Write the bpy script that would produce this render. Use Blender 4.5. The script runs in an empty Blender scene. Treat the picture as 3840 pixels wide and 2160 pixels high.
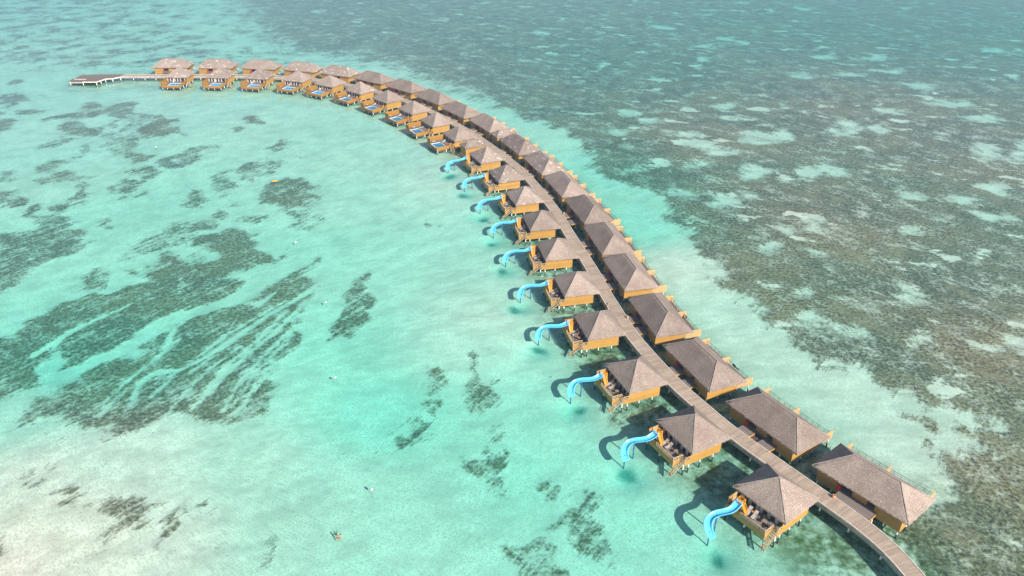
import bpy, math, random
import numpy as np
from math import radians as R, sin, cos, pi
from mathutils import Vector, noise as mnoise
random.seed(7)
sc = bpy.context.scene
COL = sc.collection

HAZE = .00032
# ------------------------------------------------------------------ layout (metres, camera stands over x=0,y=0; z=0 is the water)
CAM_F, CAM_PITCH, CAM_H = 2898.33, 30.471, 110.064
LIFT = 0.7   # floors and boardwalk stand this much above the heights the parts are drawn at
SUN_DIR = Vector((0.61*cos(R(33)), -0.79*cos(R(33)), sin(R(33)))).normalized()
POLYS=[(1.0,[(-2596,3965),(-2602,4032),(-2555,4039),(-2514,3994),(-2518,3936),(-2555,3928)]),(1.2,[(-2498,3721),(-2487,3771),(-2428,3788),(-2329,3728),(-2311,3663),(-2338,3625),(-2386,3625),(-2361,3548),(-2399,3548)]),(1.0,[(-2279,3458),(-2270,3517),(-2231,3548),(-2166,3517),(-2152,3467),(-2194,3444),(-2250,3430)]),(0.6,[(-2315,3761),(-2290,3788),(-2237,3761),(-2262,3735)]),(0.8,[(-2391,3503),(-2345,3503),(-2316,3458),(-2349,3430)]),(1.2,[(-2335,3373),(-2270,3401),(-2204,3359),(-2185,3304),(-2192,3278),(-2189,3225),(-2243,3215)]),(1.2,[(-2033,3563),(-2035,3625),(-1996,3663),(-1928,3619),(-1912,3563),(-1942,3526),(-2003,3538)]),(1.0,[(-2103,3373),(-2085,3444),(-2036,3473),(-2002,3517),(-1940,3523),(-1901,3538),(-1879,3594),(-1836,3625),(-1779,3625),(-1750,3563),(-1756,3503),(-1716,3387),(-1746,3373),(-1800,3415),(-1844,3473),(-1885,3444),(-1913,3387),(-1953,3359),(-2038,3387),(-2075,3354)]),(0.7,[(-1795,3304),(-1790,3373),(-1753,3359),(-1733,3304),(-1754,3272)]),(0.9,[(-1983,3278),(-1975,3332),(-1911,3345),(-1844,3278),(-1809,3278),(-1780,3225),(-1772,3162),(-1811,3137),(-1872,3174),(-1933,3212)]),(0.35,[(-1738,3124),(-1699,3149),(-1693,3251),(-1663,3304),(-1633,3359),(-1526,3137),(-1600,3076),(-1655,3088)]),(1.3,[(-1633,3359),(-1613,3444),(-1557,3415),(-1509,3332),(-1490,3264),(-1460,3278),(-1401,3200),(-1400,3162),(-1456,3174),(-1492,3137),(-1547,3149),(-1592,3174)]),(0.25,[(-1966,3040),(-1950,3112),(-1901,3149),(-1847,3124),(-1837,3052),(-1886,3006),(-1923,2983)]),(0.5,[(-1836,2789),(-1833,2872),(-1795,2905),(-1755,2872),(-1744,2789),(-1779,2739)]),(0.6,[(-1771,2661),(-1759,2729),(-1699,2759),(-1626,2749),(-1566,2709),(-1564,2680),(-1608,2680),(-1663,2643),(-1721,2643)]),(0.1,[(-1777,2916),(-1770,2983),(-1771,3052),(-1746,3017),(-1729,2916),(-1753,2883)]),(0.9,[(-1547,2916),(-1544,2983),(-1491,2971),(-1442,2938),(-1435,2872),(-1468,2841),(-1516,2862)]),(0.8,[(-1452,2749),(-1436,2799),(-1402,2830),(-1332,2769),(-1328,2719),(-1368,2709),(-1398,2690)]),(0.8,[(-1444,2569),(-1447,2633),(-1431,2680),(-1389,2652),(-1369,2587),(-1382,2534)]),(0.6,[(-1340,2552),(-1326,2587),(-1299,2575),(-1296,2539),(-1325,2534)]),(0.7,[(-1387,2851),(-1365,2916),(-1318,2960),(-1299,3040),(-1253,3040),(-1238,2960),(-1247,2872),(-1294,2830),(-1342,2814)]),(0.1,[(-1254,3006),(-1229,3052),(-1200,3040),(-1198,2960)]),(0.4,[(-1101,2633),(-1121,2749),(-1109,2783),(-1078,2769),(-1043,2671),(-1023,2561),(-1043,2534),(-1092,2596)]),(0.7,[(-1146,2441),(-1153,2525),(-1138,2606),(-1087,2569),(-1080,2500),(-1105,2433)]),(0.6,[(-992,2474),(-977,2503),(-937,2474),(-953,2449)]),(0.55,[(-1047,2769),(-1032,2830),(-994,2862),(-950,2872),(-903,2809),(-897,2729),(-939,2719),(-970,2671),(-1011,2709)]),(1.0,[(-916,2534),(-915,2633),(-869,2680),(-829,2729),(-772,2709),(-749,2671),(-709,2624),(-699,2543),(-704,2474),(-738,2441),(-775,2424),(-815,2474),(-873,2483)]),(0.15,[(-778,2408),(-714,2424),(-639,2361),(-619,2330),(-636,2284),(-701,2284)]),(1.2,[(-1022,3017),(-994,3095),(-968,3124),(-907,3064),(-908,3017),(-956,2983)]),(0.8,[(-890,2927),(-830,2927),(-854,2894)]),(1.0,[(-1228,3359),(-1196,3415),(-1105,3381),(-1083,3332),(-1103,3278),(-1163,3304)]),(0.7,[(-1217,3251),(-1173,3264),(-1157,3225),(-1185,3205)]),(1.0,[(-1736,2441),(-1759,2525),(-1728,2534),(-1684,2491),(-1671,2441),(-1703,2424)]),(0.6,[(-1558,2408),(-1574,2508),(-1566,2578),(-1603,2671),(-1563,2633),(-1536,2561),(-1495,2534),(-1481,2474),(-1506,2441),(-1531,2408)]),(0.8,[(-1653,2408),(-1638,2457),(-1598,2433),(-1580,2384),(-1522,2376),(-1478,2330),(-1496,2299),(-1542,2299),(-1601,2361)]),(0.7,[(-1864,2561),(-1804,2569),(-1775,2543),(-1758,2474),(-1804,2457)]),(0.4,[(-1961,2729),(-1910,2759),(-1858,2719),(-1858,2652),(-1911,2643)]),(0.8,[(-1362,2307),(-1357,2353),(-1333,2353),(-1319,2292),(-1335,2277)]),(0.8,[(-1691,2241),(-1617,2270),(-1552,2270),(-1510,2314),(-1458,2314),(-1403,2255),(-1363,2226),(-1375,2198),(-1374,2170),(-1340,2177),(-1336,2116),(-1366,2077),(-1388,2027),(-1403,1967),(-1418,1909),(-1452,1832)]),(1.4,[(-995,2212),(-975,2248),(-909,2262),(-846,2270),(-812,2241),(-792,2157),(-766,2143),(-715,2065),(-731,2015),(-783,1991),(-834,2003),(-861,1943),(-891,1898),(-966,1888),(-1026,1909),(-1054,1979),(-1047,2052),(-1072,2116),(-1022,2097),(-985,2097),(-936,2027),(-921,2052),(-922,2090),(-938,2157),(-966,2130)]),(0.4,[(-1176,2130),(-1173,2198),(-1151,2270),(-1126,2307),(-1101,2345),(-1056,2314),(-1011,2241),(-1007,2157),(-1051,2143),(-1067,2103),(-1123,2077),(-1166,2065)]),(0.5,[(-1060,2270),(-1053,2361),(-1027,2424),(-974,2408),(-949,2330),(-969,2270),(-1016,2255)]),(0.9,[(-912,2337),(-897,2376),(-861,2368),(-851,2322),(-890,2307)]),(0.7,[(-680,1955),(-657,2003),(-612,2065),(-598,2003),(-628,1932),(-674,1932)]),(0.4,[(-1245,1888),(-1241,1955),(-1222,2027),(-1181,1991),(-1160,1943),(-1185,1898)]),(0.7,[(-727,2123),(-702,2136),(-679,2103),(-695,2084)]),(0.4,[(-1128,2003),(-1094,2021),(-1072,2009),(-1078,1967),(-1104,1973)]),(0.9,[(-475,1822),(-468,1920),(-472,1955),(-459,1979),(-434,2009),(-412,1943),(-403,1832),(-386,1711),(-401,1646),(-425,1642),(-451,1646),(-463,1730)]),(0.5,[(-272,2330),(-255,2327),(-260,2311)]),(0.5,[(-230,2307),(-211,2311),(-212,2287)]),(0.3,[(-1772,3124),(-1733,3225),(-1571,3124),(-1535,2960),(-1605,2938)]),(0.2,[(-1793,3503),(-1656,3415),(-1651,3318),(-1698,3304)]),(1.1,[(-1338,1637),(-1290,1698),(-1272,1761),(-1249,1823),(-1202,1839),(-1148,1866),(-1102,1888),(-1041,1933),(-953,1992),(-791,1921),(-781,1888),(-859,1807),(-933,1717),(-993,1637),(-1046,1546),(-1069,1514),(-1095,1542),(-1098,1572),(-1151,1589),(-1153,1555),(-1153,1522),(-1103,1486),(-1115,1447),(-1141,1417),(-1180,1367)]),(1.0,[(-1099,1346),(-1075,1388),(-1036,1447),(-1005,1510),(-973,1567),(-945,1619),(-904,1683),(-875,1731),(-818,1781),(-755,1823),(-702,1888),(-657,1956),(-596,1992),(-567,1888),(-569,1823),(-560,1741),(-544,1693),(-541,1637),(-549,1584),(-564,1510),(-544,1470),(-555,1424),(-569,1374),(-566,1332),(-580,1305),(-625,1325),(-669,1325),(-735,1325),(-788,1305),(-812,1279),(-832,1267),(-858,1267),(-879,1286),(-942,1299),(-1011,1299),(-1066,1312)]),(0.4,[(-886,1263),(-878,1292),(-846,1299),(-812,1279),(-821,1260),(-854,1257)]),(0.8,[(-95,1534),(-87,1567),(-64,1478),(-44,1432),(-43,1388),(-65,1360),(-77,1325),(-104,1339),(-111,1381),(-105,1447),(-98,1494)]),(0.6,[(-208,1447),(-190,1510),(-172,1494),(-162,1455),(-182,1417),(-205,1424)]),(0.25,[(-212,1360),(-193,1388),(-165,1381),(-175,1339)]),(0.5,[(-236,1229),(-232,1299),(-226,1325),(-195,1319),(-192,1292),(-205,1248),(-231,1217)]),(0.9,[(-109,1199),(-73,1223),(-32,1242),(-23,1211),(-39,1170),(-70,1153),(-99,1170)]),(0.45,[(-92,1267),(-67,1289),(-46,1286),(-53,1260),(-79,1254)]),(0.6,[(-62,1126),(-42,1145),(-24,1131),(-26,1104),(-49,1101)]),(0.85,[(-898,1099),(-883,1120),(-845,1131),(-819,1109),(-820,1078),(-833,1058),(-847,1048),(-853,1068),(-843,1094),(-870,1109)]),(0.7,[(-800,1068),(-784,1083),(-758,1078),(-734,1058),(-712,1078),(-700,1068),(-711,1048),(-674,1058),(-667,1033),(-690,1023),(-691,999),(-710,967),(-727,949),(-736,962),(-724,999),(-762,1018),(-768,1048)]),(0.85,[(-665,962),(-660,1004),(-643,1028),(-632,1058),(-624,1048),(-627,1013),(-629,971),(-636,936),(-650,927)]),(0.55,[(-619,1023),(-607,1043),(-595,1028),(-590,1004),(-610,1009)]),(0.9,[(-970,1137),(-958,1159),(-952,1150),(-962,1135)]),(0.9,[(-937,1145),(-929,1176),(-921,1165),(-927,1145)]),(0.5,[(-923,962),(-911,981),(-904,967),(-912,956)]),(0.1,[(-586,1058),(-571,1068),(-568,1053)]),(0.2,[(-563,1023),(-553,1038),(-548,1023)]),(0.1,[(-458,927),(-449,971),(-444,954)]),(0.2,[(-287,1205),(-260,1217),(-257,1202)]),(0.5,[(-45,1478),(-34,1478),(-38,1462)]),(0.3,[(-47,1346),(-34,1349),(-38,1339)]),(0.35,[(49,1115),(63,1131),(91,1123),(89,1088),(69,1073),(50,1094)]),(0.6,[(63,1013),(91,1058),(119,1081),(149,1073),(143,1043),(154,1004),(145,945),(117,940),(93,954),(88,1004)]),(0.5,[(16,954),(32,971),(54,976),(82,954),(73,923),(86,902),(88,873),(30,873),(21,923)]),(0.25,[(191,1305),(230,1339),(254,1325),(242,1299),(208,1299)]),(0.2,[(246,1325),(312,1360),(358,1367),(365,1332),(303,1299)]),(0.25,[(357,1137),(400,1153),(482,1188),(489,1153),(412,1115),(360,1094)]),(0.2,[(170,1534),(236,1567),(295,1567),(269,1518),(205,1501)]),(0.6,[(166,940),(185,954),(183,936)]),(0.9,[(867,1332),(883,1339),(902,1342),(925,1325),(935,1299),(921,1279),(890,1276),(867,1292)]),(0.7,[(969,1299),(986,1305),(996,1292),(966,1285)]),(0.15,[(749,1486),(783,1501),(806,1486),(790,1455),(753,1470)]),(0.7,[(589,1490),(609,1494),(600,1478)]),(0.2,[(844,1260),(867,1254),(881,1229),(857,1223)])]
REEF=[(-2475,6811),(-2267,6277),(-1978,5605),(-1677,5052),(-1478,4786),(-1308,4589),(-1119,4519),(-886,4496),(-687,4299),(-571,4156),(-501,4097),(-382,3928),(-276,3857),(-193,3788),(-171,3721),(-90,3563),(0,3503),(0,3503),(63,3387),(157,3278),(224,3238),(243,3124),(310,2938),(317,2830),(336,2789),(385,2690),(449,2615),(499,2561),(524,2457),(545,2345),(570,2270),(576,2170),(584,2090),(600,2027),(610,1943),(608,1888),(623,1833),(653,1781),(663,1702),(686,1656),(710,1602),(755,1559),(763,1526),(786,1510),(853,1486),(858,1439),(911,1402),(924,1381),(975,1346),(995,1299),(1067,1319),(1031,1292),(983,1242),(903,1199),(881,1170),(853,1137),(883,1126),(865,1088),(818,1063),(777,1048),(736,1023),(710,990),(726,945),(741,902),(746,842)]
POCK=[(916,2749,54,67,-0.24),(768,3052,56,43,-0.15),(832,2971,51,32,-0.12),(738,3174,54,38,-0.14),(1038,3124,73,75,-0.2),(1208,2753,54,52,-0.19),(1494,3278,37,56,-0.29),(1414,3212,49,41,-0.16),(1587,3238,41,42,-0.19),(1906,2960,32,75,-0.44),(2042,2960,28,101,-0.69),(2122,3387,67,56,-0.15),(2088,3609,81,52,-0.12),(2069,3900,67,47,-0.13),(1751,3482,48,32,-0.12),(1006,3548,41,40,-0.19),(1003,3387,44,29,-0.13),(604,3354,35,33,-0.19),(549,3473,32,29,-0.19),(450,3212,47,26,-0.11),(734,2834,34,17,-0.1),(626,2557,49,25,-0.1),(735,2474,30,31,-0.2),(995,2299,22,39,-0.35),(793,2130,30,30,-0.2),(923,2103,18,14,-0.15),(1290,3594,22,39,-0.34),(1799,4136,56,38,-0.13),(1795,4506,55,39,-0.13),(2080,4474,66,39,-0.11),(2031,4196,62,39,-0.12),(1530,4108,51,37,-0.14),(1191,4775,41,41,-0.2),(1091,4474,28,32,-0.23),(1359,4970,42,33,-0.15),(1413,4889,42,33,-0.15),(1743,2596,37,31,-0.15),(1617,2361,38,25,-0.12),(1591,2508,40,23,-0.1),(1402,2534,34,23,-0.12),(887,2248,18,23,-0.24),(1286,2248,18,13,-0.13),(493,2820,30,25,-0.16),(1000,5286,65,37,-0.11),(2170,5961,56,47,-0.16),(2862,4661,55,44,-0.14),(838,2525,27,21,-0.15),(1110,2729,43,41,-0.18),(1138,3149,48,51,-0.21),(860,1656,34,14,-0.13),(786,1726,20,14,-0.24),(1033,1615,17,8,-0.15),(798,1683,30,10,-0.11),(1260,1611,17,30,-0.56),(1185,1584,19,8,-0.13),(806,1855,13,17,-0.44),(1098,1823,21,11,-0.18),(1111,1866,16,10,-0.2)]
TRACKS=[(3.65,[(-1176,1360),(-1114,1410),(-1055,1486),(-988,1602),(-924,1693),(-847,1771),(-765,1855),(-725,1910),(-683,1968),(-610,2053)]),(0.87,[(-869,1593),(-884,1683),(-872,1722)]),(1.06,[(-858,1367),(-878,1447),(-864,1494),(-803,1510),(-735,1593),(-653,1751),(-570,1877)]),(0.94,[(-719,1353),(-700,1417),(-684,1510),(-609,1683),(-569,1823)]),(0.64,[(-645,1346),(-645,1432),(-621,1542),(-572,1702)]),(0.81,[(-709,1388),(-698,1510),(-648,1637),(-610,1771)]),(0.57,[(-614,1332),(-599,1417),(-578,1526)]),(0.52,[(-764,1332),(-758,1388),(-742,1486),(-688,1602)]),(0.88,[(-1189,1567),(-1160,1646),(-1130,1712)]),(0.48,[(-914,1332),(-909,1381),(-895,1432)]),(0.8,[(-755,1823),(-694,1802),(-668,1866)]),(1.51,[(-852,1786),(-766,1823),(-714,1910)]),(0.67,[(-1158,1593),(-1159,1674),(-1113,1731),(-1054,1802)]),(0.55,[(-573,1866),(-690,1693),(-774,1494)]),(0.5,[(-578,1771),(-650,1593),(-709,1402)]),(0.41,[(-563,1665),(-612,1510),(-632,1360)]),(0.48,[(-629,1823),(-733,1665),(-803,1510),(-828,1402)]),(0.39,[(-589,1567),(-603,1447),(-610,1360)]),(0.41,[(-637,1791),(-712,1646),(-759,1534)]),(0.39,[(-553,1731),(-588,1602),(-621,1494)]),(0.43,[(-851,1637),(-899,1510),(-930,1388)])]
DEPTH=[(-873,906,0.08),(-725,923,0.38),(-602,967,0.6),(-970,1115,0.5),(-811,1199,0.75),(-829,990,0.36),(-916,990,0.32),(-516,1170,1.2),(-302,1360,2.3),(-272,1305,2.4),(-436,1593,1.9),(-434,1013,1.3),(-243,967,1.6),(-899,1510,2.0),(-1083,1494,2.3),(-1105,1360,1.3),(-137,1593,1.2),(-67,1731,0.9),(-343,1115,1.5),(-181,1063,1.7),(43,1292,1.9),(20,1142,2.2),(146,990,2.0),(262,1038,2.2),(263,1325,1.2),(353,1115,1.3),(108,1781,1.1),(162,1170,2.0),(660,1637,0.85),(786,1432,0.75),(647,1292,1.0),(821,1199,0.7),(915,1142,0.55),(602,945,1.2),(454,923,1.6),(1195,1593,0.5),(862,967,0.65),(297,923,1.8),(-614,2508,1.15),(-279,2690,0.8),(-1143,3387,0.85),(-1709,3689,0.8),(-2038,3387,0.85),(-1761,2690,1.0),(-1280,2270,1.3),(-648,2065,1.5),(-2688,4451,0.8),(-1955,4943,0.9),(-231,3124,0.75),(-599,4039,0.8),(-532,2894,0.95),(134,3387,1.1),(333,2690,1.5),(389,2270,1.7),(837,3124,0.6),(1612,3387,0.55),(1887,2894,0.55),(566,4451,1.3),(2059,5539,1.5),(3431,5539,1.6),(500,2003,0.6),(997,2345,0.5)]

SLIDE_V = [(49.18,104.9,37.0),(37.34,122.72,28.2),(28.26,141.64,21.8),(21.93,162.08,13.6),(17.6,182.1,12.4),(13.41,202.19,11.2),(9.34,221.63,11.8),(4.34,240.9,17.2),(-1.94,260.22,19.8),(-9.45,278.64,25.2)]
POOL_V = [(-21.23,302.65,29.0),(-32.03,320.18,32.7),(-43.45,336.98,40),(-57.21,353.24,43.8),(-72.39,367.25,50),(-89.28,378.88,60),(-107.23,386.99,71),(-127.34,391.35,80),(-147.77,393.31,85),(-168.99,394.09,87.8)]
OCEAN_V = [(68.31,107.64,38.3),(55.46,125.94,31.8),(44.39,145.88,22.2),(37.65,166.96,13.6),(32.92,189.03,12.4),(29.1,209.51,12.0),(24.93,230.37,15.6),(18.73,250.99,17.3),(11.95,270.92,20.5),(3.17,290.74,24.1),(-9.64,316.72,29.5),(-22.36,334.61,36),(-35.64,353.69,40),(-51.26,371.43,47.6),(-69.0,386.27,55),(-88.59,398.09,64.1),(-109.42,405.9,72.2),(-132.23,410.19,81),(-155.8,411.85,89),(-179.56,412.82,92.5)]
WALK = [(70.9,60),(70.8,68),(70.3,76),(69.4,82),(67.9,88),(66.9,91.8),(65.6,95.2),(63.8,98.4),(61.8,101.6),(59.0,105.4),(55.9,109.8),(51.6,115.9),(47.0,122.6),(43.6,128.3),(41.2,132.9),(38.0,138.9),(35.9,144),(32.9,151.9),(29.6,161.8),(27.2,172.6),(25.3,181.4),(23.6,191),(21.4,201.6),(17.4,219.6),(14.9,232),(11.9,243.2),(5.9,262.6),(-2.0,281.9),(-14.4,306.4),(-25.4,324.4),(-37.4,341.6),(-51.7,358.6),(-67.6,373.2),(-85.5,385.6),(-104.7,394.3),(-126,399.1),(-147,400.7),(-169,400.9),(-184,400.6),(-201.5,400.6)]
ORD = ['nearest','second','third','fourth','fifth','sixth','seventh','eighth','ninth','tenth','eleventh','twelfth','thirteenth','fourteenth','fifteenth','sixteenth','seventeenth','eighteenth','nineteenth','farthest']

# ------------------------------------------------------------------ node helper
class G:
    def __init__(s, name, tree=None):
        if tree is None:
            s.m = bpy.data.materials.new(name); s.m.use_nodes = True; s.t = s.m.node_tree
        else: s.m = None; s.t = tree
        s.t.nodes.clear()
        s.out = s.t.nodes.new('ShaderNodeOutputWorld' if tree else 'ShaderNodeOutputMaterial')
    def n(s, typ, ins=None, **at):
        nd = s.t.nodes.new('ShaderNode'+typ)
        for k, v in at.items(): setattr(nd, k, v)
        for k, v in (ins or {}).items():
            so = nd.inputs[k]
            if isinstance(v, bpy.types.NodeSocket): s.t.links.new(v, so)
            elif isinstance(v, bpy.types.Node): s.t.links.new(v.outputs[0], so)
            else: so.default_value = v
        return nd
    def math(s, op, a, b=0.0, c=0.0, clamp=False):
        return s.n('Math', {0: a, 1: b, 2: c}, operation=op, use_clamp=clamp).outputs[0]
    def mix(s, f, a, b, blend='MIX'):
        nd = s.n('Mix', {}, data_type='RGBA', blend_type=blend)
        for i, v in ((0, f), (6, a), (7, b)):
            so = nd.inputs[i]
            if isinstance(v, (bpy.types.NodeSocket)): s.t.links.new(v, so)
            else: so.default_value = v if i == 0 else (*v[:3], 1)
        return nd.outputs[2]
    def smooth(s, v, a, b, lo=0.0, hi=1.0):
        return s.n('MapRange', {0: v, 1: a, 2: b, 3: lo, 4: hi}, interpolation_type='SMOOTHSTEP').outputs[0]
    def noise(s, vec, scale, detail=4, rough=.55, dist=0.0):
        return s.n('TexNoise', {'Vector': vec, 'Scale': scale, 'Detail': detail, 'Roughness': rough, 'Distortion': dist}).outputs[0]
    def obj(s): return s.n('TexCoord').outputs['Object']
    def pos(s): return s.n('NewGeometry').outputs['Position']
    def map(s, vec, scale=(1,1,1), rot=(0,0,0), loc=(0,0,0)):
        return s.n('Mapping', {'Vector': vec, 'Scale': scale, 'Rotation': rot, 'Location': loc}).outputs[0]
    def along(s, vec, deg, stretch):     # noise coordinates stretched along one compass direction
        return s.n('Mapping', {'Vector': vec, 'Rotation': (0,0,R(deg)), 'Scale': (stretch,1,1)}, vector_type='TEXTURE').outputs[0]
    def bsdf(s, col, rough=.7, bump=None, bs=.5, bd=.05, spec=.3, **kw):
        ins = {'Base Color': col if isinstance(col, bpy.types.NodeSocket) else (*col[:3], 1), 'Roughness': rough, 'Specular IOR Level': spec}
        ins.update(kw)
        if bump is not None: ins['Normal'] = s.n('Bump', {'Height': bump, 'Strength': bs, 'Distance': bd})
        b = s.n('BsdfPrincipled', ins)
        s.t.links.new(b.outputs[0], s.out.inputs['Surface'])
        return s.m

def rnd(g): return g.n('ObjectInfo').outputs['Random']

def thatch_mat(name, patched):
    g = G(name); uv = g.n('UVMap').outputs[0]; r = rnd(g)
    off = g.n('CombineXYZ', {0: g.math('MULTIPLY', r, 37.0), 1: g.math('MULTIPLY', r, 91.0), 2: 0.0}).outputs[0]
    uvo = g.n('VectorMath', {0: uv, 1: off}, operation='ADD').outputs[0]
    fine = g.noise(g.map(uvo, (5.0, 2.0, 1)), 1.0, 3, .6)
    streak = g.noise(g.map(uvo, (1.6, .35, 1)), 1.0, 4, .65)
    big = g.noise(uvo, .22, 3, .5)
    wob = g.n('VectorMath', {0: uv, 1: g.n('TexNoise', {'Vector': uv, 'Scale': .7, 'Detail': 2.0}).outputs[1]}, operation='ADD').outputs[0]
    br = g.n('TexBrick', {'Vector': wob, 'Color1': (.72,.72,.72,1), 'Color2': (1.18,1.18,1.18,1), 'Mortar': (.38,.38,.38,1), 'Scale': 1.0, 'Mortar Size': .07, 'Mortar Smooth': .6, 'Brick Width': .8, 'Row Height': .42}, offset=.5)
    col = g.mix(g.smooth(big, .35, .65), (.325,.25,.208), (.40,.315,.262))
    col = g.mix(g.math('MULTIPLY', g.smooth(streak, .52, .8), .5), col, (.62,.55,.51))
    col = g.mix(g.math('MULTIPLY', g.smooth(streak, .45, .25), .45), col, (.25,.205,.19))
    col = g.mix(.36, col, br.outputs[0], 'MULTIPLY')
    col = g.mix(g.math('MULTIPLY', g.smooth(fine, .6, .36), .42), col, (.17,.14,.13))
    tone = g.math('ADD', g.math('MULTIPLY', r, .3), .84)
    col = g.mix(1.0, col, g.n('CombineXYZ', {0: tone, 1: tone, 2: tone}).outputs[0], 'MULTIPLY')
    if patched:   # bleached strips where the thatch was renewed
        pn = g.noise(g.map(uvo, (.42, 1.15, 1)), 1.0, 3, .7)
        pm = g.math('MULTIPLY', g.smooth(pn, .605, .635), g.smooth(fine, .3, .5))
        col = g.mix(pm, col, (.78,.72,.68))
    h = g.math('ADD', g.math('MULTIPLY', br.outputs[1], -.6), g.math('MULTIPLY', fine, 1.4))
    return g.bsdf(col, .95, h, .75, .07, .08)

def wood_mat(name, c1, c2, board=.19, axis='z', rough=.55, dirt=.3):
    g = G(name); o = g.obj(); r = rnd(g)
    sx = g.n('SeparateXYZ', {0: o})
    z = sx.outputs['XYZ'.index(axis.upper())]
    q = g.math('DIVIDE', z, board); cell = g.math('FLOOR', q); fr = g.math('FRACT', q)
    wn = g.n('TexWhiteNoise', {'W': g.math('ADD', cell, g.math('MULTIPLY', r, 50.0))}, noise_dimensions='1D').outputs[0]
    sc_ = {'z': (.35,.35,9), 'x': (9,.35,.35), 'y': (.35,9,.35)}[axis]
    gr = g.noise(g.map(o, sc_), 1.0, 5, .6)
    f = g.math('ADD', g.math('MULTIPLY', wn, .5), g.math('MULTIPLY', gr, .6), clamp=True)
    col = g.mix(f, c1, c2)
    seam = g.math('MULTIPLY', g.smooth(g.math('ABSOLUTE', g.math('SUBTRACT', fr, .5)), .43, .5), .55)
    col = g.mix(seam, col, tuple(c*.3 for c in c1))
    w = g.noise(o, .8, 5, .65)
    col = g.mix(g.math('MULTIPLY', g.smooth(w, .5, .75), dirt), col, tuple(c*.45 for c in c1))
    return g.bsdf(col, rough, g.math('SUBTRACT', gr, seam), .3, .02, .25)

def plain_mat(name, c, rough=.5, var=.15, scale=3.0, spec=.4, **kw):
    g = G(name); n = g.noise(g.obj(), scale, 4, .6)
    col = g.mix(g.smooth(n, .3, .7), tuple(x*(1-var) for x in c), tuple(min(1, x*(1+var)) for x in c))
    return g.bsdf(col, rough, n, .12, .02, spec, **kw)

def deck_mat(name, c1, c2, pitch=.16, rough=.8):     # planks run across u, repeat along v
    g = G(name); uv = g.n('UVMap').outputs[0]; s = g.n('SeparateXYZ', {0: uv})
    q = g.math('DIVIDE', s.outputs[1], pitch); cell = g.math('FLOOR', q); fr = g.math('FRACT', q)
    wn = g.n('TexWhiteNoise', {'W': cell}, noise_dimensions='1D').outputs[0]
    grp = g.n('TexWhiteNoise', {'W': g.math('FLOOR', g.math('DIVIDE', s.outputs[1], pitch*3.3))}, noise_dimensions='1D').outputs[0]
    half = g.n('TexWhiteNoise', {'Vector': g.n('CombineXYZ', {0: g.math('FLOOR', g.math('MULTIPLY', s.outputs[0], .58)), 1: cell, 2: 0.0}).outputs[0]}, noise_dimensions='2D').outputs[0]
    wear = g.noise(g.map(uv, (.9, .12, 1)), 1.0, 4, .6)
    f = g.math('ADD', g.math('MULTIPLY', wn, .25), g.math('ADD', g.math('MULTIPLY', grp, .25), g.math('ADD', g.math('MULTIPLY', half, .25), g.math('MULTIPLY', wear, .4))), clamp=True)
    col = g.mix(f, c1, c2)
    seam = g.smooth(g.math('ABSOLUTE', g.math('SUBTRACT', fr, .5)), .42, .5)
    col = g.mix(g.math('MULTIPLY', seam, .7), col, tuple(c*.22 for c in c1))
    return g.bsdf(col, rough, g.math('MULTIPLY', seam, -1.0), .5, .02, .2)

M = {}
M['thatch'] = thatch_mat('weathered_thatch', False)
M['thatch_p'] = thatch_mat('patched_thatch', True)
M['cap'] = plain_mat('thatch_ridge', (.34,.28,.25), .95, .3, 2.5, .08)
M['wall'] = wood_mat('honey_boards', (.34,.18,.037), (.54,.31,.085))
M['wall2'] = wood_mat('orange_boards', (.27,.125,.017), (.41,.205,.036))
M['screen'] = wood_mat('pale_screen_boards', (.42,.255,.11), (.57,.38,.19))
M['rail'] = plain_mat('pale_rail_timber', (.52,.37,.20), .6, .2, 4)
M['brail'] = plain_mat('dark_rail_timber', (.17,.11,.05), .6, .2, 4)
M['stair'] = plain_mat('weathered_step_timber', (.40,.29,.17), .8, .3, 3)
M['deck'] = deck_mat('grey_deck_planks', (.15,.12,.11), (.26,.215,.19))
M['walk'] = deck_mat('boardwalk_planks', (.23,.17,.125), (.55,.435,.345), .3)
M['beam'] = plain_mat('pale_side_beam', (.37,.325,.28), .8, .25, 1.2)
M['kerb'] = plain_mat('bleached_kerb_timber', (.70,.61,.54), .7, .2, 2)
g = G('whitewashed_piling'); o_ = g.pos(); z_ = g.n('SeparateXYZ', {0: o_}).outputs[2]
n_ = g.noise(o_, 3.0, 4, .6)
M['conc'] = g.bsdf(g.mix(g.smooth(g.math('MULTIPLY_ADD', n_, .3, z_), .34, .14), g.mix(n_, (.66,.63,.57), (.80,.78,.73)), (.05,.055,.035)), .75, n_, .12, .02, .2)
M['glass'] = plain_mat('dark_window_glass', (.012,.016,.02), .06, .1, 1, .6)
M['frame'] = plain_mat('red_brown_frame', (.10,.035,.02), .5, .2, 3)
M['curtain'] = wood_mat('grey_curtain', (.40,.38,.36), (.62,.59,.56), .14, 'y', .9, .1)
M['wcurtain'] = wood_mat('cream_curtain', (.55,.50,.44), (.70,.65,.58), .17, 'y', .9, .05)
M['dark'] = plain_mat('dark_doorway_timber', (.06,.03,.014), .6, .3, 3)
M['base'] = plain_mat('dark_base_boards', (.10,.07,.05), .8, .35, 2)  # dark brown boards under the pools and between entrance decks, mottled at random
M['slide'] = plain_mat('sky_blue_fibreglass', (.13,.62,.95), .3, .05, 1.5, .5)
M['post'] = plain_mat('deep_blue_post', (.01,.13,.36), .4, .1, 2)
M['orange'] = plain_mat('orange_painted_timber', (.80,.33,.01), .5, .1, 3)
M['red'] = plain_mat('red_cabinet_paint', (.62,.008,.02), .4, .08, 3)
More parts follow.
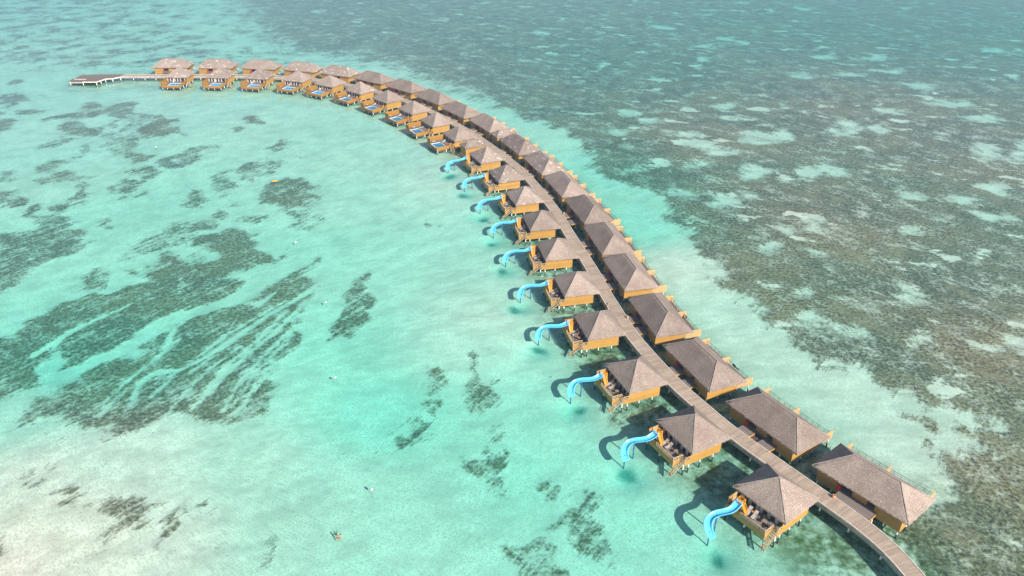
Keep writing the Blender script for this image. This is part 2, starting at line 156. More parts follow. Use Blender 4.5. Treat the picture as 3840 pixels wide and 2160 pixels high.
M['cloth'] = plain_mat('taupe_sling_fabric', (.44,.40,.36), .9, .1, 5)
M['white'] = plain_mat('white_cushion', (.62,.585,.55), .8, .06, 5)
M['wicker'] = plain_mat('dark_wicker', (.045,.035,.035), .7, .3, 9)
M['tabletop'] = plain_mat('brown_table_top', (.30,.20,.13), .5, .2, 6)
M['clay'] = plain_mat('terracotta', (.62,.27,.13), .8, .15, 5)
M['poolrim'] = plain_mat('white_pool_edge', (.78,.76,.72), .4, .06, 3)
M['pooltile'] = plain_mat('blue_pool_tile', (.01,.21,.40), .12, .15, .8, .6)
M['pooltile_b'] = plain_mat('bright_blue_pool_tile', (.012,.36,.72), .12, .15, .8, .6)
M['skin'] = plain_mat('tanned_skin', (.52,.27,.17), .55, .1, 6)
M['hair'] = plain_mat('dark_hair', (.015,.011,.01), .6, .2, 8)
M['shorts_o'] = plain_mat('orange_shorts', (.75,.30,.03), .8, .08, 6)
M['shorts_r'] = plain_mat('red_swimwear', (.42,.03,.04), .8, .1, 6)
M['shirt_b'] = plain_mat('pale_blue_cloth', (.42,.56,.78), .85, .1, 6)
M['towel_m'] = plain_mat('maroon_towel', (.13,.05,.06), .95, .15, 6)
M['float'] = plain_mat('yellow_orange_vinyl', (.80,.36,.03), .4, .15, 2)
M['buoy_w'] = plain_mat('white_buoy_plastic', (.80,.74,.70), .4, .05, 5)
M['buoy_r'] = plain_mat('faded_red_buoy_plastic', (.42,.06,.06), .5, .15, 5)

# ------------------------------------------------------------------ mesh helper
class MB:
    def __init__(s): s.v=[]; s.f=[]; s.uv=[]; s.sm=[]
    def face(s, pts, uv=None, smooth=False):
        b=len(s.v); s.v+= [tuple(p) for p in pts]; s.f.append(tuple(range(b,b+len(pts)))); s.uv.append(uv); s.sm.append(smooth)
    def box(s, x0,x1,y0,y1,z0,z1, uvax=None):
        P=[(x,y,z) for z in (z0,z1) for y in (y0,y1) for x in (x0,x1)]
        for q in ((0,2,3,1),(4,5,7,6),(0,1,5,4),(1,3,7,5),(3,2,6,7),(2,0,4,6)):
            pts=[P[i] for i in q]
            uv=None
            if uvax: uv=[(p[1],p[0]) if uvax=='x' else (p[0],p[1]) for p in pts]
            s.face(pts,uv)
        return s
    def bar(s, a, b, w, h=None, up=(0,0,1)):       # rectangular bar between two points
        h=h or w; a=Vector(a); b=Vector(b); d=(b-a).normalized(); u=Vector(up)
        if abs(d.dot(u))>.95: u=Vector((1,0,0))
        x=d.cross(u).normalized()*w/2; y=x.cross(d).normalized()*h/2
        A=[a-x-y,a+x-y,a+x+y,a-x+y]; B=[p+(b-a) for p in A]
        s.face(A[::-1]); s.face(B)
        for i in range(4): j=(i+1)%4; s.face([A[i],A[j],B[j],B[i]])
        return s
    def tube(s, pts, rads, n=10, cap=True):
        pts=[Vector(p) for p in pts]; rings=[]
        for i,p in enumerate(pts):
            d=(pts[min(i+1,len(pts)-1)]-pts[max(i-1,0)]).normalized()
            u=Vector((0,0,1)) if abs(d.z)<.9 else Vector((1,0,0))
            x=d.cross(u).normalized(); y=x.cross(d)
            r=rads[i] if isinstance(rads,(list,tuple)) else rads
            rings.append([p+x*r*cos(2*pi*k/n)+y*r*sin(2*pi*k/n) for k in range(n)])
        for a,b in zip(rings,rings[1:]):
            for k in range(n): j=(k+1)%n; s.face([a[k],a[j],b[j],b[k]],smooth=True)
        if cap: s.face(rings[0][::-1]); s.face(rings[-1])
        return s
    def lathe(s, prof, n=16, c=(0,0,0)):
        rings=[[(c[0]+r*cos(2*pi*k/n),c[1]+r*sin(2*pi*k/n),c[2]+z) for k in range(n)] for r,z in prof]
        for a,b in zip(rings,rings[1:]):
            for k in range(n): j=(k+1)%n; s.face([a[k],a[j],b[j],b[k]],smooth=True)
        s.face(rings[0][::-1]); s.face(rings[-1])
        return s
    def build(s, name, m, parent=None, weld=False):
        me=bpy.data.meshes.new(name); me.from_pydata(s.v,[],s.f)
        if any(u for u in s.uv):
            l=me.uv_layers.new(name='UVMap'); i=0
            for f,u in zip(s.f,s.uv):
                for k in range(len(f)):
                    l.data[i].uv = u[k] if u else (0,0); i+=1
        me.polygons.foreach_set('use_smooth', s.sm)
        if weld:
            import bmesh
            bm=bmesh.new(); bm.from_mesh(me); bmesh.ops.remove_doubles(bm,verts=bm.verts,dist=.0005); bm.to_mesh(me); bm.free()
        me.materials.append(M[m] if isinstance(m,str) else m); me.update()
        o=bpy.data.objects.new(name, me); COL.objects.link(o)
        if parent: o.parent=parent
        return o

def empty(name, loc=(0,0,0), rz=0):
    o=bpy.data.objects.new(name,None); COL.objects.link(o); o.location=loc; o.rotation_euler=(0,0,R(rz)); o.empty_display_size=.5
    return o
def tag(o,label,cat,group=None,kind=None):
    o['label']=label; o['category']=cat
    if group: o['group']=group
    if kind: o['kind']=kind
    return o
def copy_tree(o,parent=None):
    c=o.copy(); COL.objects.link(c)
    for k in ('label','group'):
        pass
    if parent: c.parent=parent
    for ch in o.children: copy_tree(ch,c)
    return c
def to_world(v,x,y,z=0):
    a=R(v[2]); return (v[0]+cos(a)*x-sin(a)*y, v[1]+sin(a)*x+cos(a)*y, z)

# ------------------------------------------------------------------ roofs
def hip_roof(name, sx, sy, ze, rise, ridge, m, parent, th=.26, axis='y'):
    hx,hy=sx/2,sy/2; zt=ze+rise
    c=[(-hx,-hy),(hx,-hy),(hx,hy),(-hx,hy)]
    if axis=='y': a0,a1=(0,-ridge,zt),(0,ridge,zt); tops=[(a0,a0),(a0,a1),(a1,a1),(a1,a0)]
    else: a0,a1=(-ridge,0,zt),(ridge,0,zt); tops=[(a0,a1),(a1,a1),(a1,a0),(a0,a0)]
    b=MB()
    for i in range(4):
        p,q=c[i],c[(i+1)%4]; t0,t1=tops[i]
        E0,E1,T0,T1=Vector((*p,ze)),Vector((*q,ze)),Vector(t0),Vector(t1)
        L=(E1-E0).length; S=(((T0+T1)/2)-((E0+E1)/2)).length
        nu=max(6,int(L/.9)); nv=7
        def P(u,v):
            w=(E0.lerp(E1,u)).lerp(T0.lerp(T1,u),v)
            k=min(u,1-u)*4; k=min(1,k)*min(1,v*5,(1-v)*4)
            w.z+=(mnoise.noise(Vector((w.x*.55,w.y*.55,i*7.1+sx)))*.09-.07*sin(pi*v))*max(0,k)
            return w
        for a in range(nu):
            for d in range(nv):
                qs=[(a/nu,d/nv),((a+1)/nu,d/nv),((a+1)/nu,(d+1)/nv),(a/nu,(d+1)/nv)]
                pts=[P(*x) for x in qs]
                uvs=[]
                for (u,v) in qs:
                    base=(E0.lerp(E1,u)).lerp(T0.lerp(T1,u),v)
                    uvs.append(((base-E0).dot((E1-E0).normalized())+i*40, v*S))
                if (pts[2]-pts[3]).length<1e-5: pts=pts[:3]; uvs=uvs[:3]
                b.face(pts,uvs,True)
        # ragged fringe at the eave, two layers of palm tips
        out=Vector(((E1-E0).y,-(E1-E0).x,0)).normalized()
        for lay in range(2):
            n=int(L/.24)
            for k in range(n):
                u0,u1=(k-.15)/n,(k+1.15)/n
                u0=max(0,u0); u1=min(1,u1)
                A=E0.lerp(E1,u0)-out*.05+Vector((0,0,.02-.05*lay)); B=E0.lerp(E1,u1)-out*.05+Vector((0,0,.02-.05*lay))
                ln=random.uniform(.10,.36) if lay==0 else random.uniform(.2,.42)
                o2=out*(.17-.1*lay)*random.uniform(.6,1.3)+Vector((0,0,-ln))
                mid=(A+B)/2
                C=B.lerp(mid,.35)+o2; D=A.lerp(mid,.35)+o2
                b.face([A,D,C,B],[(u0*L+i*40,.1),(u0*L+i*40,-.3),(u1*L+i*40,-.3),(u1*L+i*40,.1)])
        # soffit edge and underside
        e0,e1=E0+Vector((0,0,-th)),E1+Vector((0,0,-th)); d=Vector((0,0,-th-.02))
        b.face([e0,e1,E1,E0],[(0,-.2),(L,-.2),(L,0),(0,0)])
        und=[e1,e0,T0+d,T1+d]
        if (T0-T1).length<1e-5: und=und[:3]
        b.face(und,[(0,0),(L,0),(L/2,S),(L/2,S)][:len(und)])
    ro=b.build(name,m,parent,weld=True)
    cp=MB()
    up=Vector((0,0,.0))
    def ridge_bar(p,q,w=.16,h=.12):
        n=10; pts=[Vector(p).lerp(Vector(q),k/n)+up+Vector((0,0,mnoise.noise(Vector((k*.9,p[0],p[1])))*.03)) for k in range(n+1)]
        cp.tube(pts,[w/2*(.85+.3*random.random()) for _ in pts],6)
    for i in range(4): ridge_bar((*c[i],ze),tops[i][0])
    if ridge>0: ridge_bar(a0,a1)
    cp.build('ridge_cap','cap',ro)
    return ro

def piling(parent,x,y,ztop=.9,r=.15,zb=-3.6):
    j=random.uniform(-.02,.02)
    return MB().tube([(x,y,zb),(x+j,y,ztop)],r,10).build('piling','conc',parent)

def x_rail(b, p, q, z0, z1, panel=1.15, w=.1):
    p=Vector((*p,0)); q=Vector((*q,0)); L=(q-p).length; n=max(1,round(L/panel))
    for k in range(n+1):
        c=p.lerp(q,k/n); b.bar(c+Vector((0,0,z0-.1)),c+Vector((0,0,z1)),w)
    b.bar(p+Vector((0,0,z1+.03)),q+Vector((0,0,z1+.03)),w*1.4,w*.8)
    b.bar(p+Vector((0,0,z0+.02)),q+Vector((0,0,z0+.02)),w)
    for k in range(n):
        a,c=p.lerp(q,k/n),p.lerp(q,(k+1)/n)
        b.bar(a+Vector((0,0,z0+.05)),c+Vector((0,0,z1)),w*.75)
        b.bar(a+Vector((0,0,z1)),c+Vector((0,0,z0+.05)),w*.75)

def stairs(parent, top, bot, width, n=9):
    top=Vector(top); bot=Vector(bot); d=(bot-top); h=Vector((d.x,d.y,0)).normalized(); s=Vector((-h.y,h.x,0))
    b=MB()
    for sg in (-1,1): b.bar(top+s*sg*width/2,bot+s*sg*width/2,.08,.22)
    for k in range(n):
        c=top.lerp(bot,(k+.5)/n); b.bar(c-s*(width/2-.05),c+s*(width/2-.05),.26,.05,up=(0,0,1))
    o=b.build('stairs','stair',parent)
    b=MB()
    e=s*(width/2+.03)
    for k in (0.08,.55,.95):
        c=top.lerp(bot,k)+e; b.bar(c,c+Vector((0,0,.85)),.06)
    b.bar(top.lerp(bot,.0)+e+Vector((0,0,.85)),top.lerp(bot,1.02)+e+Vector((0,0,.85)),.07)
    b.build('handrail','rail',o)
    return o

def window_wall(parent, x, y0, y1, z0, z1, cur, pattern):
    n=len(pattern); w=(y1-y0)/n
    f=MB()
    for k in range(n+1): f.box(x-.09,x+.05,y0+k*w-.05,y0+k*w+.05,z0,z1-.08)
    f.box(x-.09,x+.05,y0-.05,y1+.05,z1-.08,z1+.08)
    go=f.build('window_frame','frame',parent)
    k=0
    while k<n:
        j=k
        while j<n and pattern[j]==pattern[k]: j+=1
        a,b=y0+k*w,y0+j*w
        if pattern[k]=='g': MB().box(x-.02,x+.03,a,b,z0,z1).build('pane','glass',go)
        else: MB().box(x-.035,x+.03,a,b,z0,z1).build('curtain',cur,go)
        k=j
    return go

def gable_wall(parent, ax, c, th, lo, hi, z0, ztop, slope, eave, ze=3.22):   # wall with its top trimmed under the hips
    def top(q): return min(ztop, ze+(eave-abs(q))*slope-.03)
    k=(ztop+.03-ze)/slope; br=eave-k
    qs=sorted({lo,hi}|{q for q in (-br,br) if lo<q<hi})
    b=MB(); P=(lambda t,q,z:(c+t,q,z)) if ax=='x' else (lambda t,q,z:(q,c+t,z))
    A=[(q,z0) for q in (lo,hi)]+[(q,top(q)) for q in reversed(qs)]
    f0=[P(0,q,z) for q,z in A]; f1=[P(th,q,z) for q,z in A]
    b.face(f0[::-1]); b.face(f1); n=len(A)
    for i in range(n): j=(i+1)%n; b.face([f0[i],f0[j],f1[j],f1[i]])
    return b.build('wall','wall',parent)

# ------------------------------------------------------------------ slide villa
def make_slide_villa():
    t=empty('slide_villa')
    hip_roof('roof',10,11.72,3.5,3.91,0,'thatch',t)
    MB().box(-4.75,3.2,-5.3,-5.14,.2,3.55).build('wall','wall',t)
    gable_wall(t,'x',3.04,.16,-5.14,5.14,.2,4.5,.667,5.86)
    MB().box(-4.75,3.2,5.14,5.3,.2,3.55).build('wall','wall',t)
    MB().box(-4.4,3.02,-5.12,5.12,1.1,1.34,'x').build('floor','deck',t)
    MB().box(3.2,4.4,-1.0,1.0,1.12,1.32,'x').build('entrance_step','deck',t)
    MB().box(3.16,3.24,-.5,.5,1.34,3.4).build('door','dark',t)
    window_wall(t,-4.4,-5.05,5.05,1.36,3.5,'curtain','gcgcgccgcgcg')
    MB().box(-8.2,-4.42,-4.2,4.6,1.2,1.35,'x').build('deck','deck',t)
    sk=MB(); sk.box(-8.26,-8.2,-4.26,4.66,.25,1.33); sk.box(-8.2,-4.8,-4.26,-4.2,.25,1.33); sk.box(-8.2,-4.8,4.6,4.66,.25,1.33)
    sk.build('skirt','wall',t)
    ld=MB()
    for k in range(11): ld.box(-6.1+k*.13,-6.1+k*.13+.08,-5.28,-4.27,1.26,1.34)
    ld.build('landing','stair',t)
    MB().box(-6.1,-4.76,-5.32,-5.29,.25,1.3).build('landing_board','wall',t)
    r=MB(); x_rail(r,(-8.18,-4.15),(-8.18,1.35),1.42,2.3); r.build('front_railing','rail',t)
    r=MB(); x_rail(r,(-8.1,-4.18),(-5.85,-4.18),1.42,2.3); r.build('side_railing','rail',t)
    r=MB(); x_rail(r,(-6.05,-5.3),(-4.85,-5.3),1.42,2.3,1.3); r.build('landing_railing','rail',t)
    sc_=MB(); sc_.box(-7.6,-4.8,4.67,4.75,.95,3.05); sc_.build('privacy_screen','screen',t)
    sc_=MB(); sc_.box(-8.3,-8.2,1.45,4.6,1.34,2.15); sc_.build('front_panel','wall2',t)
    stairs(t,(-6.05,-4.8,1.28),(-9.5,-4.85,-1.1),.95,9)
    for x,y in ((-8.0,-4.1),(-8.0,.2),(-8.0,4.4),(-6.3,-5.2),(-4.9,-5.15),(-1.9,-5.1),(1.5,-5.1),(3.0,0),(-1.9,5.1),(1.5,5.1),(-4.9,5.0)): piling(t,x,y,.45)
    return t

def make_slide():
    t=empty('water_slide')
    ctrl=[(-7.35,2.5,3.12),(-7.9,2.5,3.1),(-8.6,2.42,2.92),(-9.6,2.5,2.68),(-10.7,3.0,2.45),(-11.8,3.65,2.2),(-12.9,4.0,1.9),(-13.9,3.85,1.55),(-14.75,3.25,1.15),(-15.25,2.4,.7),(-15.45,1.75,.42),(-15.5,1.35,.35)]
    P=[]
    for i in range(len(ctrl)-1):
        p0,p1,p2,p3=[Vector(ctrl[max(0,min(len(ctrl)-1,i+k))]) for k in (-1,0,1,2)]
        for s in range(5):
            u=s/5; P.append(.5*((2*p1)+(-p0+p2)*u+(2*p0-5*p1+4*p2-p3)*u*u+(-p0+3*p1-3*p2+p3)*u**3))
    P.append(Vector(ctrl[-1]))
    prof=[(-.66,.36),(-.56,.40),(-.50,.36),(-.46,.16),(-.36,.03),(-.2,-.02),(0,-.03),(.2,-.02),(.36,.03),(.46,.16),(.50,.36),(.56,.40),(.66,.36)]
    out=[(.68,.33),(.56,.30),(.53,.12),(.40,-.06),(.2,-.1),(0,-.11),(-.2,-.1),(-.40,-.06),(-.53,.12),(-.56,.30),(-.68,.33)]
    full=prof+out
    b=MB(); rings=[]
    for i,p in enumerate(P):
        d=(P[min(i+1,len(P)-1)]-P[max(i-1,0)]); d.z*=.4; d.normalize()
        s=d.cross(Vector((0,0,1))).normalized(); u=s.cross(d)
        k=1.0 if i<len(P)-4 else 1.0-.08*(i-len(P)+4)
        rings.append([p+s*a*1.22+u*(h*k*.8 if h>0 else h) for a,h in full])
    n=len(full)
    for a,c in zip(rings,rings[1:]):
        for k in range(n): j=(k+1)%n; b.face([a[j],a[k],c[k],c[j]],smooth=True)
    b.face(rings[0]); b.face(rings[-1][::-1])
    b.build('chute','slide',t,weld=True)
    h=MB(); h.box(-7.6,-7.2,1.9,2.0,3.15,3.75); h.box(-7.6,-7.2,3.0,3.1,3.15,3.75); h.box(-7.66,-7.5,1.9,3.1,3.7,3.82)
    h.build('entry_hoop','slide',t)
    MB().tube([(-12.0,3.6,-3.4),(-12.0,3.6,2.15)],.13,10).build('post','post',t)
    MB().tube([(-15.1,2.45,-3.4),(-15.1,2.45,.8)],.12,10).build('post','post',t)
    pf=MB(); pf.box(-7.5,-6.3,1.9,3.15,2.98,3.1)
    for x in (-7.42,-6.38):
        for y in (1.96,3.08): pf.box(x-.06,x+.06,y-.06,y+.06,1.35,4.0)
    pf.bar((-7.42,1.96,3.98),(-6.38,1.96,3.98),.08); pf.bar((-6.38,1.96,3.98),(-6.38,3.08,3.98),.08); pf.bar((-7.42,3.08,3.98),(-6.38,3.08,3.98),.08)
    pf.bar((-6.38,1.96,3.55),(-6.38,3.08,3.55),.06); pf.bar((-7.42,3.08,3.55),(-6.38,3.08,3.55),.06)
    po=pf.build('platform','orange',t)
    ld=MB(); ld.bar((-7.45,1.9,3.05),(-7.45,.75,1.38),.1,.24); ld.bar((-6.75,1.9,3.05),(-6.75,.75,1.38),.1,.24)
    for k in range(7):
        u=(k+.5)/7; y=1.9-1.15*u; z=3.05-1.67*u; ld.box(-7.4,-6.8,y-.13,y+.13,z-.03,z+.03)
    ld.face([(-7.4,1.86,2.9),(-6.8,1.86,2.9),(-6.8,.72,1.36),(-7.4,.72,1.36)])
    lo=ld.build('ladder','orange',t)
    hr=MB()
    for x in (-7.45,-6.75): hr.bar((x,1.9,3.9),(x,.8,2.2),.06); hr.bar((x,.8,1.4),(x,.8,2.2),.06)
    hr.build('handrail','orange',lo)
    return t

# ------------------------------------------------------------------ pool villa
def make_pool_villa(tile):
    t=empty('pool_villa')
    hip_roof('roof',10,11.72,3.5,3.91,0,'thatch',t)
    MB().box(-4.9,3.2,-5.3,-5.14,.2,3.55).build('wall','wall',t)
    gable_wall(t,'x',3.04,.16,-5.14,5.14,.2,4.5,.667,5.86)
    MB().box(-4.9,3.2,5.14,5.3,.2,3.55).build('wall','wall',t)
    MB().box(-4.4,3.02,-5.12,5.12,1.1,1.34,'x').build('floor','deck',t)
    MB().box(3.2,4.6,-1.0,1.0,1.12,1.32,'x').build('entrance_step','deck',t)
    window_wall(t,-4.4,-5.05,5.05,1.36,3.5,'wcurtain','gcggcgcgccgcgc')
    d=MB(); d.box(-8.1,-4.42,-4.5,4.6,1.2,1.36,'x'); d.box(-12.3,-8.1,1.7,4.6,1.2,1.36,'x'); d.box(-6.9,-4.9,-5.28,-4.5,1.2,1.35,'x')
    d.build('deck','deck',t)
    pr=MB(); pr.box(-12.28,-8.12,1.45,1.68,1.2,1.46); pr.box(-8.35,-8.12,-4.3,1.45,1.2,1.46); pr.box(-12.28,-8.12,-4.46,-4.3,1.2,1.46); pr.box(-12.33,-12.0,-4.3,1.45,1.2,1.42)
    po=pr.build('pool_edge','poolrim',t)
    MB().box(-12.0,-8.35,-4.3,1.45,1.1,1.33).build('pool_water',tile,t)
    f=MB(); f.box(-12.45,-12.34,-4.56,4.66,.4,1.40); f.box(-12.34,-5.0,-4.62,-4.5,.4,1.85); f.box(-12.34,-5.0,4.62,4.72,.4,1.4)
    f.build('skirt','wall2',t)
    MB().box(-6.9,-5.9,-4.68,-4.56,1.3,2.7).build('end_panel','wall2',t)
    s=MB(); s.box(-12.34,-4.9,4.73,4.82,.95,3.25); s.build('privacy_screen','wall2',t)
    s=MB()
    for k in range(9): s.box(-12.44,-12.36,1.9+k*.3,1.9+k*.3+.22,1.42,3.2)
    s.bar((-12.4,1.85,3.2),(-12.4,4.7,3.2),.1); s.build('slatted_screen','wall2',t)
    bs=MB(); bs.box(-12.1,-8.2,-4.35,2.2,-.3,.4); bs.box(-12.1,-8.4,2.2,4.4,-.1,.4); bs.build('pool_base','base',t)
    MB().box(-5.9,-4.9,-5.4,-5.3,1.3,2.5).build('gate','wall2',t)
    stairs(t,(-6.4,-5.2,1.28),(-6.55,-8.0,-1.1),.95,8)
    for x,y in ((-12.0,-4.3),(-12.0,-1),(-12.0,2.2),(-12.0,4.5),(-8.2,-4.45),(-6.6,-5.2),(-4.9,-5.15),(-1.9,-5.1),(1.5,-5.1),(3.0,0),(1.5,5.1)): piling(t,x,y,.45)
    return t

# ------------------------------------------------------------------ ocean-side villa
def make_ocean_villa(single):
    t=empty('ocean_villa')
    hip_roof('roof',9.82,19.35,3.5,3.47,4.66,'thatch',t)
    MB().box(-4.45,-4.3,3.9,8.35,.14,3.5).build('wall','wall',t)
    MB().box(-4.45,-4.3,-8.35,-3.3,.14,3.5).build('wall','wall',t)
    gable_wall(t,'y',8.35,.15,-4.45,3.5,.12,3.95,.707,4.91)
    gable_wall(t,'y',-8.5,.15,-4.45,3.5,.12,3.95,.707,4.91)
    MB().box(-4.3,-2.6,3.9,4.04,1.34,3.6).build('wall','wall',t)
    MB().box(-4.3,-2.6,-3.44,-3.3,1.34,3.6).build('wall','wall',t)
    MB().box(-4.3,-2.75,-1.65,1.24,1.0,3.55).build('porch_wall','wall',t)
    MB().box(-2.75,-2.6,-3.3,3.9,1.34,4.5).build('inner_wall','dark',t)
    for y in (2.5,-2.5):
        MB().box(-2.84,-2.76,y-.5,y+.5,1.36,3.4).build('door','frame',t)
    MB().box(-4.44,3.4,-8.33,8.33,1.1,1.34,'x').build('floor','deck',t)
    window_wall(t,3.42,-8.3,8.3,1.36,3.5,'curtain','gcggcgcggcgcggcg')
    MB().box(3.55,7.3,-8.4,8.4,1.2,1.35,'x').build('sun_deck','deck',t)
    MB().box(7.3,7.37,-8.4,8.4,.7,1.33).build('skirt','wall',t)
    for y in (.2,-8.45,8.45):
        MB().box(3.55,7.75,y-.045,y+.045,.92,3.02).build('privacy_screen','screen',t)
    r=MB()
    for k in range(12):
        y=-8.2+k*1.49; r.bar((7.25,y,1.3),(7.25,y,2.35),.05)
    r.bar((7.25,-8.3,2.37),(7.25,8.3,2.37),.07,.05); r.bar((7.25,-8.3,1.85),(7.25,8.3,1.85),.04)
    r.build('railing','brail',t)
    if single:
        MB().box(-7.9,-4.46,-4.0,3.5,1.18,1.33,'x').build('entrance_deck','deck',t)
        ed=MB(); ed.box(-7.5,-5.0,-4.1,-4.0,1.0,1.42); ed.build('edge_board','wall',t)
    else:
        for y0,y1 in ((.6,3.8),(-4.7,-1.5)):
            MB().box(-7.9,-4.46,y0,y1,1.18,1.33,'x').build('entrance_deck','deck',t)
            ed=MB(); ed.box(-7.5,-5.2,y0-.08,y0,1.0,1.42); ed.build('edge_board','wall',t)
        MB().box(-6.6,-4.46,-1.5,.6,.7,.82).build('cross_beam','base',t)
    rb=MB(); rb.box(-4.95,-4.46,3.5 if single else 3.15,4.1 if single else 3.75,1.5,2.5); rb.box(-4.99,-4.95,3.57 if single else 3.22,4.03 if single else 3.68,1.57,2.43)
    rb.build('red_cabinet','red',t)
    for x,y in ((-4.3,8.2),(-4.3,5.2),(-4.3,-5.6),(-4.3,-8.2),(-1.2,-8.3),(2.2,-8.3),(7.1,-8.2),(7.1,-3),(7.1,3),(7.1,8.2),(-5.6,-3.9),(-5.6,3.0),(-1.2,8.3),(2.2,8.3)): piling(t,x,y,.45)
    return t

def make_utility(name,sx,sy):
    t=empty(name)
    hip_roof('roof',sx,sy,3.6,2.0,sx/2-sy*.42,'thatch_p',t,axis='x')
    hx,hy=sx/2-.35,sy/2-.35
    for q in ((-hx,hx,-hy,-hy+.15),(-hx,hx,hy-.15,hy),(-hx,-hx+.15,-hy+.15,hy-.15),(hx-.15,hx,-hy+.15,hy-.15)): MB().box(*q,.35,3.55).build('wall','wall',t)
    MB().box(hx,hx+.05,-.6,.6,1.35,3.3).build('door','dark',t)
    for x in (-hx+.2,0,hx-.2):
        for y in (-hy+.2,hy-.2): piling(t,x,y,.5)
    return t

PATCHED_F={0:1,1:1,8:1,9:1,14:1,15:0,13:1,19:1,17:1,16:1,18:1}
def set_roof(t,m):
    for c in t.children:
        if c.name.startswith('roof'):
            c.material_slots[0].link='OBJECT'; c.material_slots[0].material=M[m]

sv=make_slide_villa(); sl=make_slide()
for i,v in enumerate(SLIDE_V):
    o=sv if i==0 else copy_tree(sv); o.location=(v[0],v[1],LIFT); o.rotation_euler.z=R(v[2])
    far='nearest the camera' if i==0 else ('%s from the near end' % ORD[i] if i<9 else 'farthest of its row, beside the tall windowless hut')
    tag(o,'thatched slide villa on white pilings, '+far,'villa','slide villas along the lagoon side of the boardwalk')
    if i in (7,8,9): set_roof(o,'thatch_p')
    o=sl if i==0 else copy_tree(sl); o.location=(v[0],v[1],LIFT); o.rotation_euler.z=R(v[2])
    far={0:'blue curved water slide at the villa nearest the camera',9:'blue curved water slide farthest up the row, beside the windowless hut'}.get(i,'blue curved water slide, %s from the near end' % ORD[i])
    tag(o,far,'water slide','blue water slides into the lagoon')
pv=make_pool_villa('pooltile')
for i,v in enumerate(POOL_V):
    o=pv if i==0 else copy_tree(pv); o.location=(v[0],v[1],LIFT); o.rotation_euler.z=R(v[2])
    lab={0:'thatched pool villa next to the windowless hut, nearest of the pool villas',9:'thatched pool villa at the far left end, by the bare jetty'}.get(i,'thatched pool villa with blue deck pool, %s from the windowless hut' % ORD[i])
    tag(o,lab,'villa','pool villas along the lagoon side of the boardwalk')
    if i in (4,5,6,7,8,9): set_roof(o,'thatch_p' if i!=5 else 'thatch')
    if i>=5:
        for c in o.children:
            if c.name.startswith('pool_water'): c.material_slots[0].link='OBJECT'; c.material_slots[0].material=M['pooltile_b']
ov1=make_ocean_villa(True); ov=make_ocean_villa(False)
for i,v in enumerate(OCEAN_V):
    o=ov1 if i==0 else (ov if i==1 else copy_tree(ov)); o.location=(v[0],v[1],LIFT); o.rotation_euler.z=R(v[2])
    lab={0:'long thatched villa nearest the camera on the reef side, with one wide entrance deck',19:'long thatched villa at the far left end of the reef side row',9:'long thatched reef side villa just nearer than the small back row hut',10:'long thatched reef side villa just beyond the small back row hut'}.get(i,'long thatched reef side villa, %s from the near end' % ORD[i])
    tag(o,lab,'villa','long villas along the reef side of the boardwalk')
    if i in (9,8,15,16,18,19): set_roof(o,'thatch_p')
u=make_utility('service_hut',9.6,5.6); u.location=(-15.2,291.4,LIFT); u.rotation_euler.z=R(27); tag(u,'tall windowless boarded hut with patched thatch between slide villas and pool villas','hut')
u=make_utility('service_hut',10.2,6.0); u.location=(-2.9,304.3,LIFT); u.rotation_euler.z=R(27); tag(u,'small windowless thatched hut squeezed between two long reef side villas','hut')

# ------------------------------------------------------------------ boardwalk
def spline(pts,step):
    P=[Vector((*p,0)) for p in pts]; out=[]
    for i in range(len(P)-1):
        p0,p1,p2,p3=[P[max(0,min(len(P)-1,i+k))] for k in (-1,0,1,2)]
        n=max(2,int((p2-p1).length/step))
        for s in range(n):
            u=s/n; out.append(.5*((2*p1)+(-p0+p2)*u+(2*p0-5*p1+4*p2-p3)*u*u+(-p0+3*p1-3*p2+p3)*u**3))
    out.append(P[-1]); return out
WP=spline(WALK,1.6)
for _ in range(3): WP=[WP[0]]+[(WP[i-1]+2*WP[i]+WP[i+1])/4 for i in range(1,len(WP)-1)]+[WP[-1]]
WS=[0]
for a,b in zip(WP,WP[1:]): WS.append(WS[-1]+(b-a).length)
WN=[]
for i in range(len(WP)):
    d=(WP[min(i+1,len(WP)-1)]-WP[max(i-1,0)]).normalized(); WN.append(Vector((-d.y,d.x,0)))   # points to the lagoon side
def ribbon(b,o0,o1,z0,z1):
    for i in range(len(WP)-1):
        A=[WP[i]+WN[i]*o0,WP[i]+WN[i]*o1,WP[i+1]+WN[i+1]*o1,WP[i+1]+WN[i+1]*o0]
        uv=[(o0,WS[i]),(o1,WS[i]),(o1,WS[i+1]),(o0,WS[i+1])]
        T=[(p.x,p.y,z1) for p in A]; Bt=[(p.x,p.y,z0) for p in A]
        b.face(T[::-1],uv[::-1]); b.face(Bt,uv)
        b.face([Bt[1],T[1],T[2],Bt[2]][::-1],[uv[1],uv[1],uv[2],uv[2]][::-1]); b.face([Bt[3],T[3],T[0],Bt[0]][::-1],[uv[3],uv[3],uv[0],uv[0]][::-1])
        if i in (0,len(WP)-2):
            k=(0,1) if i==0 else (2,3); b.face([Bt[k[0]],Bt[k[1]],T[k[1]],T[k[0]]])
HW=1.72
bw=empty('boardwalk',(0,0,LIFT)); tag(bw,'long curving grey timber boardwalk on pilings between two rows of villas','boardwalk')
b=MB(); ribbon(b,-HW,HW,1.24,1.352); b.build('deck','walk',bw)
for s in (-1,1):
    b=MB(); ribbon(b,s*(HW-.16) if s<0 else HW-.16,s*(HW+.04) if s<0 else HW+.04,1.36,1.46) if False else None
    lo,hi=(HW-.14,HW+.03) if s>0 else (-HW-.03,-HW+.14)
    ribbon(b,lo,hi,1.356,1.45); b.build('kerb','kerb',bw)
    lo,hi=(HW+.02,HW+.14) if s>0 else (-HW-.14,-HW-.02)
    b=MB(); ribbon(b,lo,hi,.38,1.30); b.build('side_beam','beam',bw)
